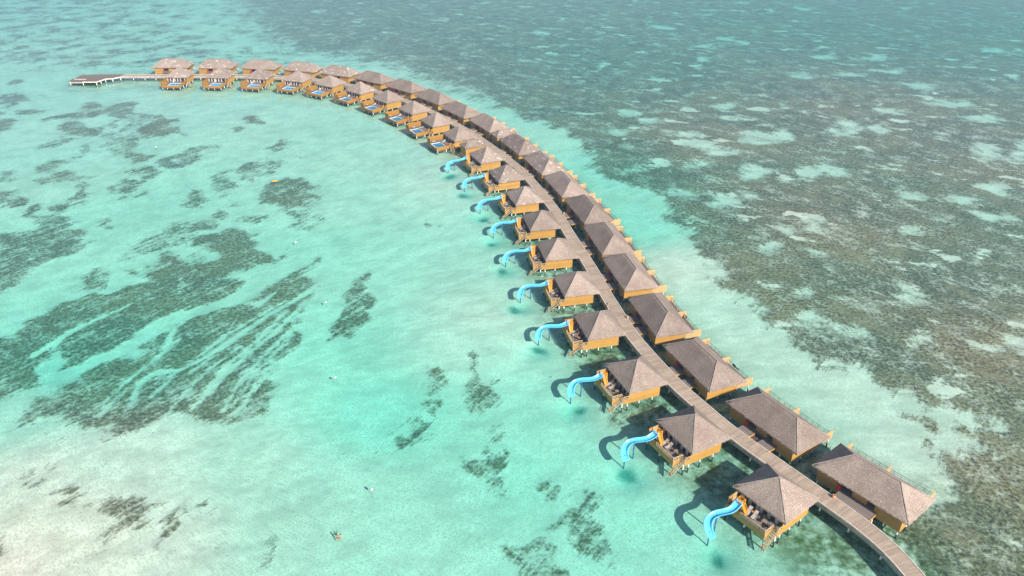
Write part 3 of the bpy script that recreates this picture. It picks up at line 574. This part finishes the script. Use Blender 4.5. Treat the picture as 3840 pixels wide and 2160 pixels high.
nxt=4.0
for i in range(1,len(WP)-1):
    if WS[i]>=nxt and len([c for c in bw.children if c.name.startswith('piling_pair')])<98:
        nxt+=6.0; p=WP[i]; n=WN[i]; t=MB()
        for s in (-1,1):
            c=p+n*s*(HW-.1); t.tube([(c.x,c.y,-3.6),(c.x,c.y,.4)],.17,10)
        t.bar((*(p+n*(HW+.1)).xy,.5),(*(p-n*(HW+.1)).xy,.5),.22,.24)
        t.build('piling_pair','conc',bw)
# jetty platform at the far end
jt=empty('jetty',(-213,396,LIFT)); tag(jt,'wide bare timber jetty platform with white pilings at the far left end','jetty')
def prism(b,pts,z0,z1):
    b.face([(x,y,z1) for x,y in pts],[(x,y) for x,y in pts]); b.face([(x,y,z0) for x,y in pts][::-1],[(x,y) for x,y in pts][::-1])
    for i in range(len(pts)):
        (x0,y0),(x1,y1)=pts[i],pts[(i+1)%len(pts)]; b.face([(x0,y0,z0),(x1,y1,z0),(x1,y1,z1),(x0,y0,z1)])
off=lambda pts:[(x+213,y-396) for x,y in pts]
JP=[(-201.4,402.5),(-218.0,402.5),(-223.2,401.2),(-223.6,394.5),(-216.9,394.3),(-216.9,389.3),(-209.9,389.3),(-207.9,395.0),(-204.8,395.5),(-201.4,398.9)]
b=MB(); prism(b,off(JP),1.22,1.34); b.build('deck','deck',jt)
b=MB(); prism(b,off([(-217.0,394.2),(-223.8,394.2),(-223.8,389.3),(-217.0,389.3)]),.82,.94); b.build('boarding_step','deck',jt)
b=MB(); prism(b,off([(-223.7,398.5),(-225.6,396.5),(-225.8,392.0),(-223.7,392)]),.5,.6); b.build('boarding_step','deck',jt)
b=MB(); J=off(JP)
for i in range(len(J)):
    p,q=Vector((*J[i],.98)),Vector((*J[(i+1)%len(J)],.98)); b.bar(p,q,.14,.5)
p0=off([(-223.8,389.25),(-217.1,389.25)]); b.bar((*p0[0],.68),(*p0[1],.68),.14,.3)
b.build('side_beam','kerb',jt)
for x,y in ((-223.4,389.6),(-217,389.6),(-210.2,389.6),(-208.1,394.9),(-209.2,392.2),(-204.8,395.7),(-202,398.7),(-223.3,394.8),(-218,402),(-210,402),(-223,400.8),(-203,402)):
    MB().tube([(x+213,y-396,-3.6),(x+213,y-396,1.15)],.2,10).build('piling','conc',jt)
for x,y in ((-206.5,402.4),(-221.8,401.4)):
    MB().tube([(x+213,y-396,1.3),(x+213,y-396,2.3)],.09,8).build('mooring_post','brail',jt)

# ------------------------------------------------------------------ deck furniture
def make_lounger(cl):
    t=empty('sun_lounger')
    f=MB()
    for y in (-.32,.32): f.bar((-.95,y,.3),(.45,y,.3),.05); f.bar((.45,y,.3),(.98,y,.78),.05)
    for x in (-.8,.4):
        for y in (-.32,.32): f.bar((x,y,0),(x,y,.3),.05)
    f.build('frame','wicker',t)
    s=MB(); s.box(-.98,.45,-.34,.34,.31,.39); s.build('seat',cl,t)
    s=MB(); s.bar((.45,0,.35),(1.0,0,.83),.68,.08); s.build('backrest',cl,t)
    a=MB()
    for y in (-.38,.38): a.bar((.1,y,.32),(.1,y,.55),.04); a.bar((.1,y,.55),(.6,y,.55),.04)
    a.build('armrest','wicker',t)
    return t
def make_round_table():
    t=empty('round_table')
    MB().lathe([(.42,.70),(.45,.71),(.45,.74),(.42,.75)],20).build('tabletop','tabletop',t)
    MB().lathe([(.28,0),(.25,.04),(.05,.07),(.05,.70)],14).build('pedestal','wicker',t)
    return t
def make_side_table():
    t=empty('side_table')
    MB().box(-.25,.25,-.25,.25,.40,.45).build('tabletop','shorts_o',t)
    for x in (-.2,.2):
        for y in (-.2,.2): MB().box(x-.025,x+.025,y-.025,y+.025,0,.40).build('leg','stair',t)
    return t
def make_chair():
    t=empty('wicker_chair')
    MB().box(-.28,.28,-.28,.28,.34,.45).build('seat','wicker',t)
    b=MB(); b.bar((.27,0,.42),(.36,0,.92),.56,.07,up=(1,0,0)); b.build('backrest','wicker',t)
    b=MB()
    for y in (-.3,.3): b.bar((-.25,y,.62),(.3,y,.64),.06)
    b.build('armrest','wicker',t)
    for x in (-.24,.24):
        for y in (-.24,.24): MB().box(x-.03,x+.03,y-.03,y+.03,0,.34).build('leg','wicker',t)
    return t
lg=make_lounger('cloth'); lw=make_lounger('white'); rt=make_round_table(); st=make_side_table(); ch=make_chair()
first={}
def place(proto,v,x,y,rz,label,cat,group,z=1.355):
    o=proto if proto.name not in first else copy_tree(proto); first[proto.name]=1
    o.location=to_world(v,x,y,z+LIFT); o.rotation_euler=(0,0,R(v[2]+rz)); tag(o,label,cat,group); return o
for i,v in enumerate(SLIDE_V):
    who='nearest slide villa' if i==0 else ('%s slide villa' % ORD[i] if i<9 else 'slide villa beside the hut')
    place(lg,v,-6.2,.95,8+random.uniform(-6,6),'taupe sun lounger closer to the slide, deck of the '+who,'sun lounger','loungers on the slide villa decks')
    place(lg,v,-6.25,-.35,6+random.uniform(-6,6),'taupe sun lounger farther from the slide, deck of the '+who,'sun lounger','loungers on the slide villa decks')
    place(st,v,-5.75,.3,random.uniform(-15,15),'small orange side table between two loungers at the '+who,'table','small orange tables between the loungers')
    place(rt,v,-6.15,-2.45,0,'round brown table behind the side railing of the '+who,'table','round tables on the slide villa decks')
    place(ch,v,-5.4,-2.0,20,'dark wicker chair on the window side of the round table, '+who,'chair','dark wicker chairs on the slide villa decks')
    place(ch,v,-6.5,-3.35,-95,'dark wicker chair by the side railing, '+who,'chair','dark wicker chairs on the slide villa decks')
for i,v in enumerate(POOL_V):
    who='pool villa next to the hut' if i==0 else ('%s pool villa from the hut' % ORD[i] if i<9 else 'pool villa by the jetty')
    place(lw,v,-7.0,1.2+random.uniform(-.5,.5),15+random.uniform(-25,25),'white sun lounger between pool and windows, '+who,'sun lounger','white loungers on the pool decks')
    place(lw,v,-9.8 if i%2 else -10.6,3.2,200+random.uniform(-25,40),'white sun lounger between pool and screen, '+who,'sun lounger','white loungers on the pool decks')
def make_pot():
    t=empty('clay_pot')
    MB().lathe([(.16,0),(.30,.14),(.34,.32),(.27,.50),(.19,.58),(.24,.64),(.20,.64),(.15,.56),(.16,.3)],16).build('body','clay',t)
    return t
pt=make_pot()
for i,lab in ((0,'terracotta pot on the wide entrance deck of the nearest reef side villa'),(3,'terracotta pot at the entrance of the fourth reef side villa'),(6,'terracotta pot at the entrance of the seventh reef side villa'),(8,'terracotta pot at the entrance of the ninth reef side villa')):
    v=OCEAN_V[i]; place(pt,v,-7.25,3.2,0,lab,'pot','terracotta pots at villa entrances',1.335)

# buoys and float
def make_buoy():
    t=empty('buoy')
    MB().lathe([(.05,-.02),(.24,.06),(.31,.22),(.29,.38),(.18,.52),(.05,.57)],16).build('float','buoy_w',t)
    MB().lathe([(.03,-.3),(.16,-.26),(.26,-.12),(.245,.055)],16).build('underside','buoy_r',t)
    MB().tube([(0,0,-.3),(-.25,-.5,-1.2),(-.3,-.7,-2.4)],.02,6).build('mooring_line','brail',t)
    return t
by=make_buoy()
for k,(x,y,l) in enumerate(((-27.2,109.6,'white buoy nearest the camera, off the swimming couple'),(-41.4,145.5,'white buoy right of the streaked seagrass bed, second from the camera'),(-50.7,179.1,'white buoy left of the narrow dark reef patch'),(-67.5,215.0,'white buoy right of the big dark reef patch in mid lagoon'),(-95.1,264.8,'reddish buoy left of the orange lilo'),(-144.7,299.7,'pink white buoy alone among far reef patches at left'))):
    o=by if k==0 else copy_tree(by); o.location=(x,y,0); o.rotation_euler=(R(8),R(-12),k); tag(o,l,'buoy','buoys moored in the lagoon'); o.scale=(.8,.8,.8)
    if k==4:
        for c in o.children:
            if c.name.startswith('float'): c.material_slots[0].link='OBJECT'; c.material_slots[0].material=M['buoy_r']
fl=empty('lilo',(-87.1,264.1,.06),5); tag(fl,'yellow orange inflatable lilo floating over a dark reef patch','lilo')
b=MB()
for k in range(5): b.tube([(-.95,-.36+k*.18,.08),(-.9,-.36+k*.18,.1),(.9,-.36+k*.18,.1),(.95,-.36+k*.18,.08)],[.04,.1,.1,.04],8)
b.build('mattress','float',fl)
b=MB(); b.tube([(1.0,-.42,.14),(1.0,.42,.14)],[.13,.13],10); b.build('pillow','shorts_o',fl)

# ------------------------------------------------------------------ people
def person(loc,rz,label,J,E_,rad,head,wear=None,group=None):
    t=empty('person',loc,rz); tag(t,label,'person',group)
    me=bpy.data.meshes.new('body'); me.from_pydata(J,E_,[]); o=bpy.data.objects.new('body',me); COL.objects.link(o)
    md=o.modifiers.new('s','SKIN'); 
    for i,sv_ in enumerate(me.skin_vertices[0].data): sv_.radius=(rad[i],rad[i]); sv_.use_root=(i==0)
    o.modifiers.new('b','SUBSURF').levels=1
    dg=bpy.context.evaluated_depsgraph_get(); nm=bpy.data.meshes.new_from_object(o.evaluated_get(dg)); nm.name='body'
    o.modifiers.clear(); o.data=nm; nm.materials.clear(); nm.materials.append(M['skin']); nm.polygons.foreach_set('use_smooth',[True]*len(nm.polygons)); o.parent=t
    h=Vector(head); b=MB(); b.lathe([(.02,-.06),(.10,-.05),(.122,.02),(.11,.08),(.07,.125),(.02,.14)],14,(h.x,h.y+.025,h.z+.01)); b.build('hair','hair',t)
    for m,a,c,r in (wear or []): MB().tube([a,tuple((a[k]+c[k])/2 for k in range(3)),c],[r*.92,r,r*.96],12).build('clothing',m,t)
    return t
# standing skeleton in metres: pelvis, chest, neck, head, arms, legs
def skel(pel,chest,neck,head,lh,rh,lf,rf):
    V=Vector; mid=lambda a,b,k=.5:tuple(V(a).lerp(V(b),k))
    sl_=tuple(V(chest)+V((-.19,0,.06))); sr_=tuple(V(chest)+V((.19,0,.06)))
    le=V(mid(sl_,lh))+V((-.06,.05,-.03)); re=V(mid(sr_,rh))+V((.06,.05,-.03))
    hl=tuple(V(pel)+V((-.1,0,-.05))); hr_=tuple(V(pel)+V((.1,0,-.05)))
    lk=V(mid(hl,lf))+V((0,-.05,.03)); rk=V(mid(hr_,rf))+V((0,-.05,.03))
    J=[pel,mid(pel,chest),chest,neck,head,sl_,tuple(le),lh,sr_,tuple(re),rh,hl,tuple(lk),lf,hr_,tuple(rk),rf,tuple(V(head)+V((0,-.02,.09)))]
    E_=[(0,1),(1,2),(2,3),(3,4),(4,17),(2,5),(5,6),(6,7),(2,8),(8,9),(9,10),(0,11),(11,12),(12,13),(0,14),(14,15),(15,16)]
    rad=[.14,.125,.15,.058,.095,.065,.045,.033,.065,.045,.033,.09,.06,.045,.09,.06,.045,.085]
    return J,E_,rad,head
def add(loc,rz,label,wear=None,group=None,**k): return person(loc,rz,label,*skel(**k),wear,group)
# two bathers float facing each other, one stretches an arm away from the camera
add((-31.85,98.2,-.42),150,'left bather of the couple, dark hair, shoulders above the turquoise water',[('shorts_r',(0,.02,.05),(0,.0,.3),.16)],'bathing couple',pel=(0,0,0),chest=(0,.03,.42),neck=(0,.02,.60),head=(0,-.02,.74),lh=(-.38,-.42,.36),rh=(.40,-.36,.38),lf=(-.16,.25,-.75),rf=(.16,.3,-.75))
add((-31.2,98.25,-.42),-160,'right bather of the couple, bare back, one arm reaching over the water',None,'bathing couple',pel=(0,0,0),chest=(0,.04,.42),neck=(0,.02,.60),head=(0,-.02,.74),lh=(-.30,-.72,.56),rh=(.36,-.36,.38),lf=(-.16,.3,-.75),rf=(.16,.2,-.75))
add((-7.0,231.1,-.75),10,'lone bather standing chest deep near the fourth slide pool from the far end',None,None,pel=(0,0,0),chest=(0,.0,.48),neck=(0,-.02,.68),head=(0,-.03,.82),lh=(-.55,-.22,.30),rh=(.55,-.2,.30),lf=(-.14,.05,-.85),rf=(.14,.0,-.85))
add((25.15,173.9,1.95+LIFT),70,'person sitting on the lagoon edge of the boardwalk in dark clothes',[('towel_m',(0,0,-.05),(0,.01,.45),.185)],None,pel=(0,0,-.42),chest=(0,-.02,.08),neck=(0,-.04,.26),head=(0,-.06,.40),lh=(-.22,-.4,-.3),rh=(.22,-.4,-.3),lf=(-.14,-.62,-.9),rf=(.14,-.62,-.9))
v=OCEAN_V[3]; q=to_world(v,6.2,2.7,2.25+LIFT)
add(q,v[2]+80,'person in orange shorts on the reef side deck of the fourth long villa',[('shorts_o',(0,0,-.22),(0,.0,.06),.185)],None,pel=(0,0,0),chest=(0,-.02,.46),neck=(0,-.02,.66),head=(0,-.04,.80),lh=(-.28,-.14,.02),rh=(.28,-.14,.02),lf=(-.13,0,-.88),rf=(.13,-.06,-.88))
v=SLIDE_V[3]; q=to_world(v,-6.15,-1.15,1.95+LIFT)
add(q,v[2]-80,'seated person in red swimwear on the deck of the fourth slide villa',[('shorts_r',(0,0,-.1),(0,.0,.12),.18)],None,pel=(0,0,-.1),chest=(0,.06,.36),neck=(0,.05,.55),head=(0,.02,.69),lh=(-.3,-.3,.1),rh=(.3,-.3,.1),lf=(-.15,-.62,-.52),rf=(.15,-.62,-.52))

# towels
def towel(v,x,y,z,w,h,m,label,along='y'):
    b=MB()
    n=6
    for k in range(n):
        a,c=-w/2+w*k/n,-w/2+w*(k+1)/n
        f=lambda s:.03*sin(s*9)
        if along=='y':
            b.face([(x+.06+f(a),y+a,z-h),(x+.06+f(c),y+c,z-h),(x+.06,y+c,z),(x+.06,y+a,z)]); b.face([(x+.06,y+a,z),(x+.06,y+c,z),(x-.07,y+c,z),(x-.07,y+a,z)]); b.face([(x-.07,y+a,z),(x-.07,y+c,z),(x-.08-f(c),y+c,z-h*.8),(x-.08-f(a),y+a,z-h*.8)])
    o=b.build('towel',m); o.location=(v[0],v[1],LIFT); o.rotation_euler=(0,0,R(v[2])); tag(o,label,'towel'); return o
v=OCEAN_V[2]
towel(v,7.25,-2.2,2.42,1.1,.75,'towel_m','maroon towel hung over the dark railing of the third reef side villa')
towel(v,7.25,-3.45,2.42,.9,.7,'white','white towel hung over the dark railing of the third reef side villa')
v=OCEAN_V[3]
towel(v,7.25,-.7,2.42,1.2,.9,'white','white towel on the railing below the middle screen of the fourth reef side villa')

# ------------------------------------------------------------------ seabed
def axis(segs):
    out=[segs[0][0]]
    for a,b,s0,s1 in segs:
        x=a
        while x<b-1e-6:
            f=(x-a)/(b-a); st=s0+(s1-s0)*f; x=min(b,x+st); out.append(x)
    return np.array(out)
xs=axis([(-3400,-430,400,40),(-430,-260,2.4,1.3),(-260,-90,1.2,.9),(-90,150,.8,.8),(150,430,1.0,2.2),(430,3400,40,400)])
ys=axis([(-400,40,120,12),(40,130,.7,.7),(130,300,.75,1.1),(300,660,1.1,2.6),(660,3400,30,400)])
X,Y=np.meshgrid(xs,ys); shp=X.shape
reef=np.full(shp,-1.2)
def sdist(pts,x,y):
    n=len(pts); d=np.full(x.shape,1e9); ins=np.zeros(x.shape,bool)
    for i in range(n):
        ax,ay=pts[i]; bx,by_=pts[(i+1)%n]; ex,ey=bx-ax,by_-ay
        t=np.clip(((x-ax)*ex+(y-ay)*ey)/(ex*ex+ey*ey+1e-9),0,1)
        d=np.minimum(d,(x-ax-t*ex)**2+(y-ay-t*ey)**2)
        c=((ay>y)!=(by_>y))&(x<(ex)*(y-ay)/(ey if abs(ey)>1e-9 else 1e-9)+ax); ins^=c
    return np.where(ins,1,-1)*np.sqrt(d)
def vnoise(x,y,sc_,seed):
    x=x/sc_+seed*17.3; y=y/sc_-seed*9.1; i=np.floor(x); j=np.floor(y); u=x-i; v=y-j; u=u*u*(3-2*u); v=v*v*(3-2*v)
    h=lambda a,b: np.modf(np.sin(a*127.1+b*311.7+seed*74.7)*43758.5453)[0]%1.0
    return (h(i,j)*(1-u)+h(i+1,j)*u)*(1-v)+(h(i,j+1)*(1-u)+h(i+1,j+1)*u)*v-.5
WX=X+5.5*vnoise(X,Y,9,1)+3.2*vnoise(X,Y,4,2)+1.8*vnoise(X,Y,1.9,3)
WY=Y+5.5*vnoise(X,Y,9,4)+3.2*vnoise(X,Y,4,5)+1.8*vnoise(X,Y,1.9,6)
def win(x0,x1,y0,y1,pad):
    i0,i1=np.searchsorted(xs,[x0-pad,x1+pad]); j0,j1=np.searchsorted(ys,[y0-pad,y1+pad]); return slice(j0,j1),slice(i0,i1)
def smst(a,b,v): t=np.clip((v-a)/(b-a),0,1); return t*t*(3-2*t)
for cap,pts in POLYS:
    p=np.array(pts)/10.; w=win(p[:,0].min(),p[:,0].max(),p[:,1].min(),p[:,1].max(),6)
    if X[w].size==0: continue
    soft=1.6 if p[:,1].mean()<200 else 2.4
    sd=sdist([tuple(q) for q in p],WX[w],WY[w])/soft
    reef[w]=np.maximum(reef[w],np.minimum(np.maximum(sd,-1.2),cap*.72))
rp=[(a/10.,b/10.) for a,b in REEF]; rp=rp+[(3450,30),(3450,3450),(rp[0][0]-60,3450)]
sd=sdist(rp,X+(WX-X)*1.5,Y+(WY-Y)*1.5)/(3.4+.14*np.clip(Y-330,0,400))
reef=np.maximum(reef,np.clip(sd,-1.2,.85))
big=np.where(sd>0,smst(0,2.5,sd),0)
# scattered coral heads beyond the far villas
far=smst(402,440,Y+np.clip(-X-225,0,60)*.0)*(1-smst(-2,2.5,sd))
reef=np.maximum(reef,np.where(far>0,-1.2+far*(1.30+.10*smst(520,640,Y)),-1.2))
for cx,cy,ra,rb,an in POCK:
    cx,cy,ra,rb=cx/10.,cy/10.,ra/10.,rb/10.; rr=max(ra,rb)*1.7; w=win(cx-rr,cx+rr,cy-rr,cy+rr,1)
    dx,dy=WX[w]-cx,WY[w]-cy; u=dx*cos(an)+dy*sin(an); q=-dx*sin(an)+dy*cos(an)
    r=np.sqrt((u/ra)**2+(q/rb)**2); val=(r-1)*min(ra,rb)/4.2
    reef[w]=np.minimum(reef[w],np.clip(val,-.35,9))
for wd,pts in TRACKS:
    p=[(a/10.,b/10.) for a,b in pts]; pa=np.array(p); w=win(pa[:,0].min(),pa[:,0].max(),pa[:,1].min(),pa[:,1].max(),8); d=np.full(X[w].shape,1e9)
    for (ax,ay),(bx,by_) in zip(p,p[1:]):
        ex,ey=bx-ax,by_-ay; t=np.clip(((X[w]-ax)*ex+(Y[w]-ay)*ey)/(ex*ex+ey*ey),0,1)
        d=np.minimum(d,np.hypot(X[w]-ax-t*ex,Y[w]-ay-t*ey))
    val=(d-wd*(.42 if wd>2.5 else .75))/.8; reef[w]=np.minimum(reef[w],np.clip(val,-1.0,9))
# depth from soundings (inverse distance)
dep=np.zeros(shp); ws=np.zeros(shp)
for a,b,d in DEPTH:
    w=1/((X-a/10.)**2+(Y-b/10.)**2+60)**1.6; dep+=w*d; ws+=w
dep/=ws
pits=[]
for v in SLIDE_V:
    px,py,_=to_world(v,-15.9,-.6); dep+=.75*np.exp(-((X-px)**2+(Y-py)**2)/(2*2.4**2)); pits.append((px,py))
Z=-dep+np.clip(reef,0,1)*.18
# algae and weed below the boardwalk and villas
wd=np.full(shp,1e9); wl=[(p.x,p.y) for p in WP[::6]]+[(-213,396)]
for (ax,ay),(bx,by_) in zip(wl,wl[1:]):
    ex,ey=bx-ax,by_-ay; t=np.clip(((X-ax)*ex+(Y-ay)*ey)/(ex*ex+ey*ey),0,1); wd=np.minimum(wd,np.hypot(X-ax-t*ex,Y-ay-t*ey))
weed=1.0*(1-smst(8,26,wd))*(1-.5*smst(230,300,Y))
weed=np.maximum(weed,.6*smst(0,8,np.minimum(X-58,118-Y))*smst(45,60,Y))
pit=np.zeros(shp)
for px,py in pits: pit=np.maximum(pit,np.exp(-((WX*.5+X*.5-px)**2+(WY*.5+Y*.5-py)**2)/(2*1.35**2)))
nv=X.size; me=bpy.data.meshes.new('seabed')
co=np.stack([X,Y,Z],-1).reshape(-1,3).astype(np.float32)
h,wn_=shp; idx=np.arange(nv).reshape(shp)
F=np.stack([idx[:-1,:-1],idx[:-1,1:],idx[1:,1:],idx[1:,:-1]],-1).reshape(-1,4)
me.vertices.add(nv); me.vertices.foreach_set('co',co.ravel())
me.loops.add(F.size); me.loops.foreach_set('vertex_index',F.ravel().astype(np.int32))
me.polygons.add(len(F)); me.polygons.foreach_set('loop_start',np.arange(0,F.size,4,dtype=np.int32)); me.polygons.foreach_set('use_smooth',np.ones(len(F),bool))
for nm,arr in (('reef',reef),('weed',weed),('big',big),('pit',pit),('far',np.clip(far,0,1))):
    at=me.attributes.new(nm,'FLOAT','POINT'); at.data.foreach_set('value',arr.ravel().astype(np.float32))
me.update(); me.validate()
sb=bpy.data.objects.new('seabed',me); COL.objects.link(sb); sb['kind']='structure'; sb['label']='pale sand seabed with dark coral and seagrass patches under clear water'

ANG=53.5
g=G('seabed_sand_and_coral'); ps=g.pos()
flat=g.map(ps,(1,1,0))
at=lambda n:g.n('Attribute',attribute_name=n).outputs['Fac']
st_=g.along(flat,-50.7,2.6)
n1=g.noise(flat,.13,8,.62); n2=g.noise(flat,.6,6,.65); nm=g.noise(st_,.42,6,.7,.4); ng=g.noise(g.along(flat,ANG,8.0),.75,5,.65,.25); n3=g.noise(st_,.16,8,.62,.8); ns=g.noise(flat,1.15,5,.7); nb=g.noise(flat,.035,4,.5)
v=g.math('ADD',at('reef'),g.math('ADD',g.math('MULTIPLY_ADD',n1,3.0,-1.5),g.math('MULTIPLY_ADD',n2,2.2,-1.1)))
v=g.math('ADD',v,g.math('ADD',g.math('MULTIPLY_ADD',ns,2.0,-1.0),g.math('MULTIPLY_ADD',nm,2.0,-1.0)))
v=g.math('ADD',v,g.math('MULTIPLY',g.math('SUBTRACT',1.0,g.math('ADD',at('big'),at('far')),clamp=True),g.math('MULTIPLY_ADD',ng,3.4,-1.7)))
nf=g.noise(flat,.075,3,.5); nk=g.noise(g.along(flat,-20,1.6),.085,5,.6)
v=g.math('ADD',v,g.math('MULTIPLY',at('far'),g.math('MULTIPLY_ADD',nf,5.0,-2.55)))
v=g.math('SUBTRACT',v,g.math('MULTIPLY',at('big'),g.smooth(nk,.60,.67,0.0,1.8)))
v=g.math('ADD',v,g.math('MULTIPLY',at('big'),g.math('MULTIPLY_ADD',n3,2.6,-1.3)))
cover=g.math('MULTIPLY',g.smooth(v,-.45,1.05),g.math('MULTIPLY_ADD',at('big'),.06,.89))
sand=g.mix(g.smooth(n2,.25,.75),(.75,.68,.565),(.84,.795,.68))
sand=g.mix(g.math('MULTIPLY',g.smooth(nb,.4,.65),.35),sand,(.60,.565,.47))
wf=g.math('MULTIPLY',at('weed'),g.smooth(g.math('ADD',g.math('MULTIPLY',n2,.6),g.math('MULTIPLY',n1,.5)),.40,.66))
sand=g.mix(wf,sand,(.13,.15,.06))
sand=g.mix(g.math('MULTIPLY',g.smooth(at('pit'),.05,.95),g.smooth(ns,.25,.5,.55,.92)),sand,(.06,.25,.205))   # deep-water darkening of the scoured hollows painted into the sand colour
coral=g.mix(g.smooth(nb,.38,.62),(.13,.145,.085),(.28,.22,.12))
coral=g.mix(g.smooth(ns,.47,.62),coral,(.05,.055,.04))
coral=g.mix(g.math('MULTIPLY',g.smooth(ns,.50,.34),g.smooth(n2,.40,.62,.4,1.0)),coral,(.44,.385,.27))
thin=g.math('MULTIPLY',at('big'),g.smooth(n3,.50,.72))
coral=g.mix(g.math('MULTIPLY',thin,.6),coral,(.42,.33,.22))
col=g.mix(cover,sand,coral)
hb=g.math('ADD',g.math('MULTIPLY',ns,g.math('MULTIPLY_ADD',cover,1.0,.04)),g.math('MULTIPLY',n2,.25))
me.materials.append(g.bsdf(col,.95,hb,.55,.35,.05))

# ------------------------------------------------------------------ water body: a closed clear volume whose depth gives the turquoise
b=MB(); b.box(-3440,3440,-440,3440,-9,0); sea=b.build('water',None or M['white'])
sea['kind']='structure'; sea['label']='clear turquoise lagoon water with small ripples'
g=G('lagoon_water'); ps=g.pos()
wv=g.along(g.map(ps,(1,1,0)),28,1.6)
w1=g.noise(wv,.75,3,.55,.3); w2=g.noise(wv,.22,2,.5); w3=g.noise(wv,2.2,2,.5)
hgt=g.math('ADD',g.math('MULTIPLY',w1,.5),g.math('ADD',g.math('MULTIPLY',w2,.8),g.math('MULTIPLY',w3,.12)))
nrm=g.n('Bump',{'Height':hgt,'Strength':.5,'Distance':.35}).outputs[0]
# caustic net of light painted into the transparent tint as a warped cell pattern
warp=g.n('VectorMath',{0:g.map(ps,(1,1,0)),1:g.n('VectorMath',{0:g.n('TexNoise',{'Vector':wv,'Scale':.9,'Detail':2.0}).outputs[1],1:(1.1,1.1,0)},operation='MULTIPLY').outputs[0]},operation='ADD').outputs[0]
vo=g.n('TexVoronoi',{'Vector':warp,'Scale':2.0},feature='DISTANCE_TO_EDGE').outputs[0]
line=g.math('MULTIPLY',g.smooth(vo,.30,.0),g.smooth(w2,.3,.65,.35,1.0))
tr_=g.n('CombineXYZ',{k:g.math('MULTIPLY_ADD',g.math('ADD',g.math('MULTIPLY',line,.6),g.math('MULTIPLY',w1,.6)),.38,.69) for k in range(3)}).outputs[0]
cs=g.math('ABSOLUTE',g.n('VectorMath',{0:nrm,1:g.n('NewGeometry').outputs['Incoming']},operation='DOT_PRODUCT').outputs['Value'])
fr=g.math('MULTIPLY_ADD',g.math('POWER',g.math('SUBTRACT',1.0,cs,clamp=True),5.0),.98,.02)   # reflection at the ripples, the same from above and below
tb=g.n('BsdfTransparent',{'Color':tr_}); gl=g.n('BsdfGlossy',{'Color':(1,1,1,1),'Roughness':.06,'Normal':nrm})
mx=g.n('MixShader',{0:fr,1:tb.outputs[0],2:gl.outputs[0]})
g.t.links.new(mx.outputs[0],g.out.inputs['Surface'])
va=g.n('VolumeAbsorption',{'Color':(.42,.981,.944,1),'Density':.30})
g.t.links.new(va.outputs[0],g.out.inputs['Volume'])
sea.data.materials.clear(); sea.data.materials.append(g.m)

b=MB(); b.box(-3480,3480,-480,3480,-10.5,CAM_H+6); hz=b.build('haze',M['white']); hz['kind']='stuff'; hz['label']='thin humid sea air'
g=G('humid_air'); pv_=g.n('VolumePrincipled',{'Color':(.52,.75,1,1),'Density':HAZE,'Anisotropy':.2}); g.t.links.new(pv_.outputs[0],g.out.inputs['Volume'])
hz.data.materials.clear(); hz.data.materials.append(g.m)

# ------------------------------------------------------------------ light, sky, camera
w=bpy.data.worlds.new('World'); sc.world=w; w.use_nodes=True
g=G(None,w.node_tree)
sky=g.n('TexSky',{},sky_type='NISHITA'); sky.sun_disc=False; sky.sun_elevation=R(33); sky.sun_rotation=math.atan2(.61,-.79); sky.air_density=1.0; sky.dust_density=1.2; sky.ozone_density=1.0
bg=g.n('Background',{'Color':sky.outputs[0],'Strength':.075}); w.node_tree.links.new(bg.outputs[0],g.out.inputs['Surface'])
L=bpy.data.lights.new('sun','SUN'); L.energy=5.0; L.angle=R(.6); L.color=(1,.93,.83)
lo=bpy.data.objects.new('sun',L); COL.objects.link(lo); lo.rotation_euler=(-SUN_DIR).to_track_quat('-Z','Y').to_euler(); lo.location=(100,-100,200)
cam=bpy.data.cameras.new('camera'); cam.sensor_width=36; cam.lens=CAM_F/3840*36; cam.clip_end=12000; cam.clip_start=1
co_=bpy.data.objects.new('camera',cam); COL.objects.link(co_); co_.location=(0,0,CAM_H); co_.rotation_euler=(R(90-CAM_PITCH),0,0); sc.camera=co_
vs=sc.view_settings; vs.view_transform='Standard'; vs.look='None'; vs.exposure=.65; vs.gamma=1; vs.use_curve_mapping=False
sc.cycles.transparent_max_bounces=12; sc.cycles.max_bounces=8
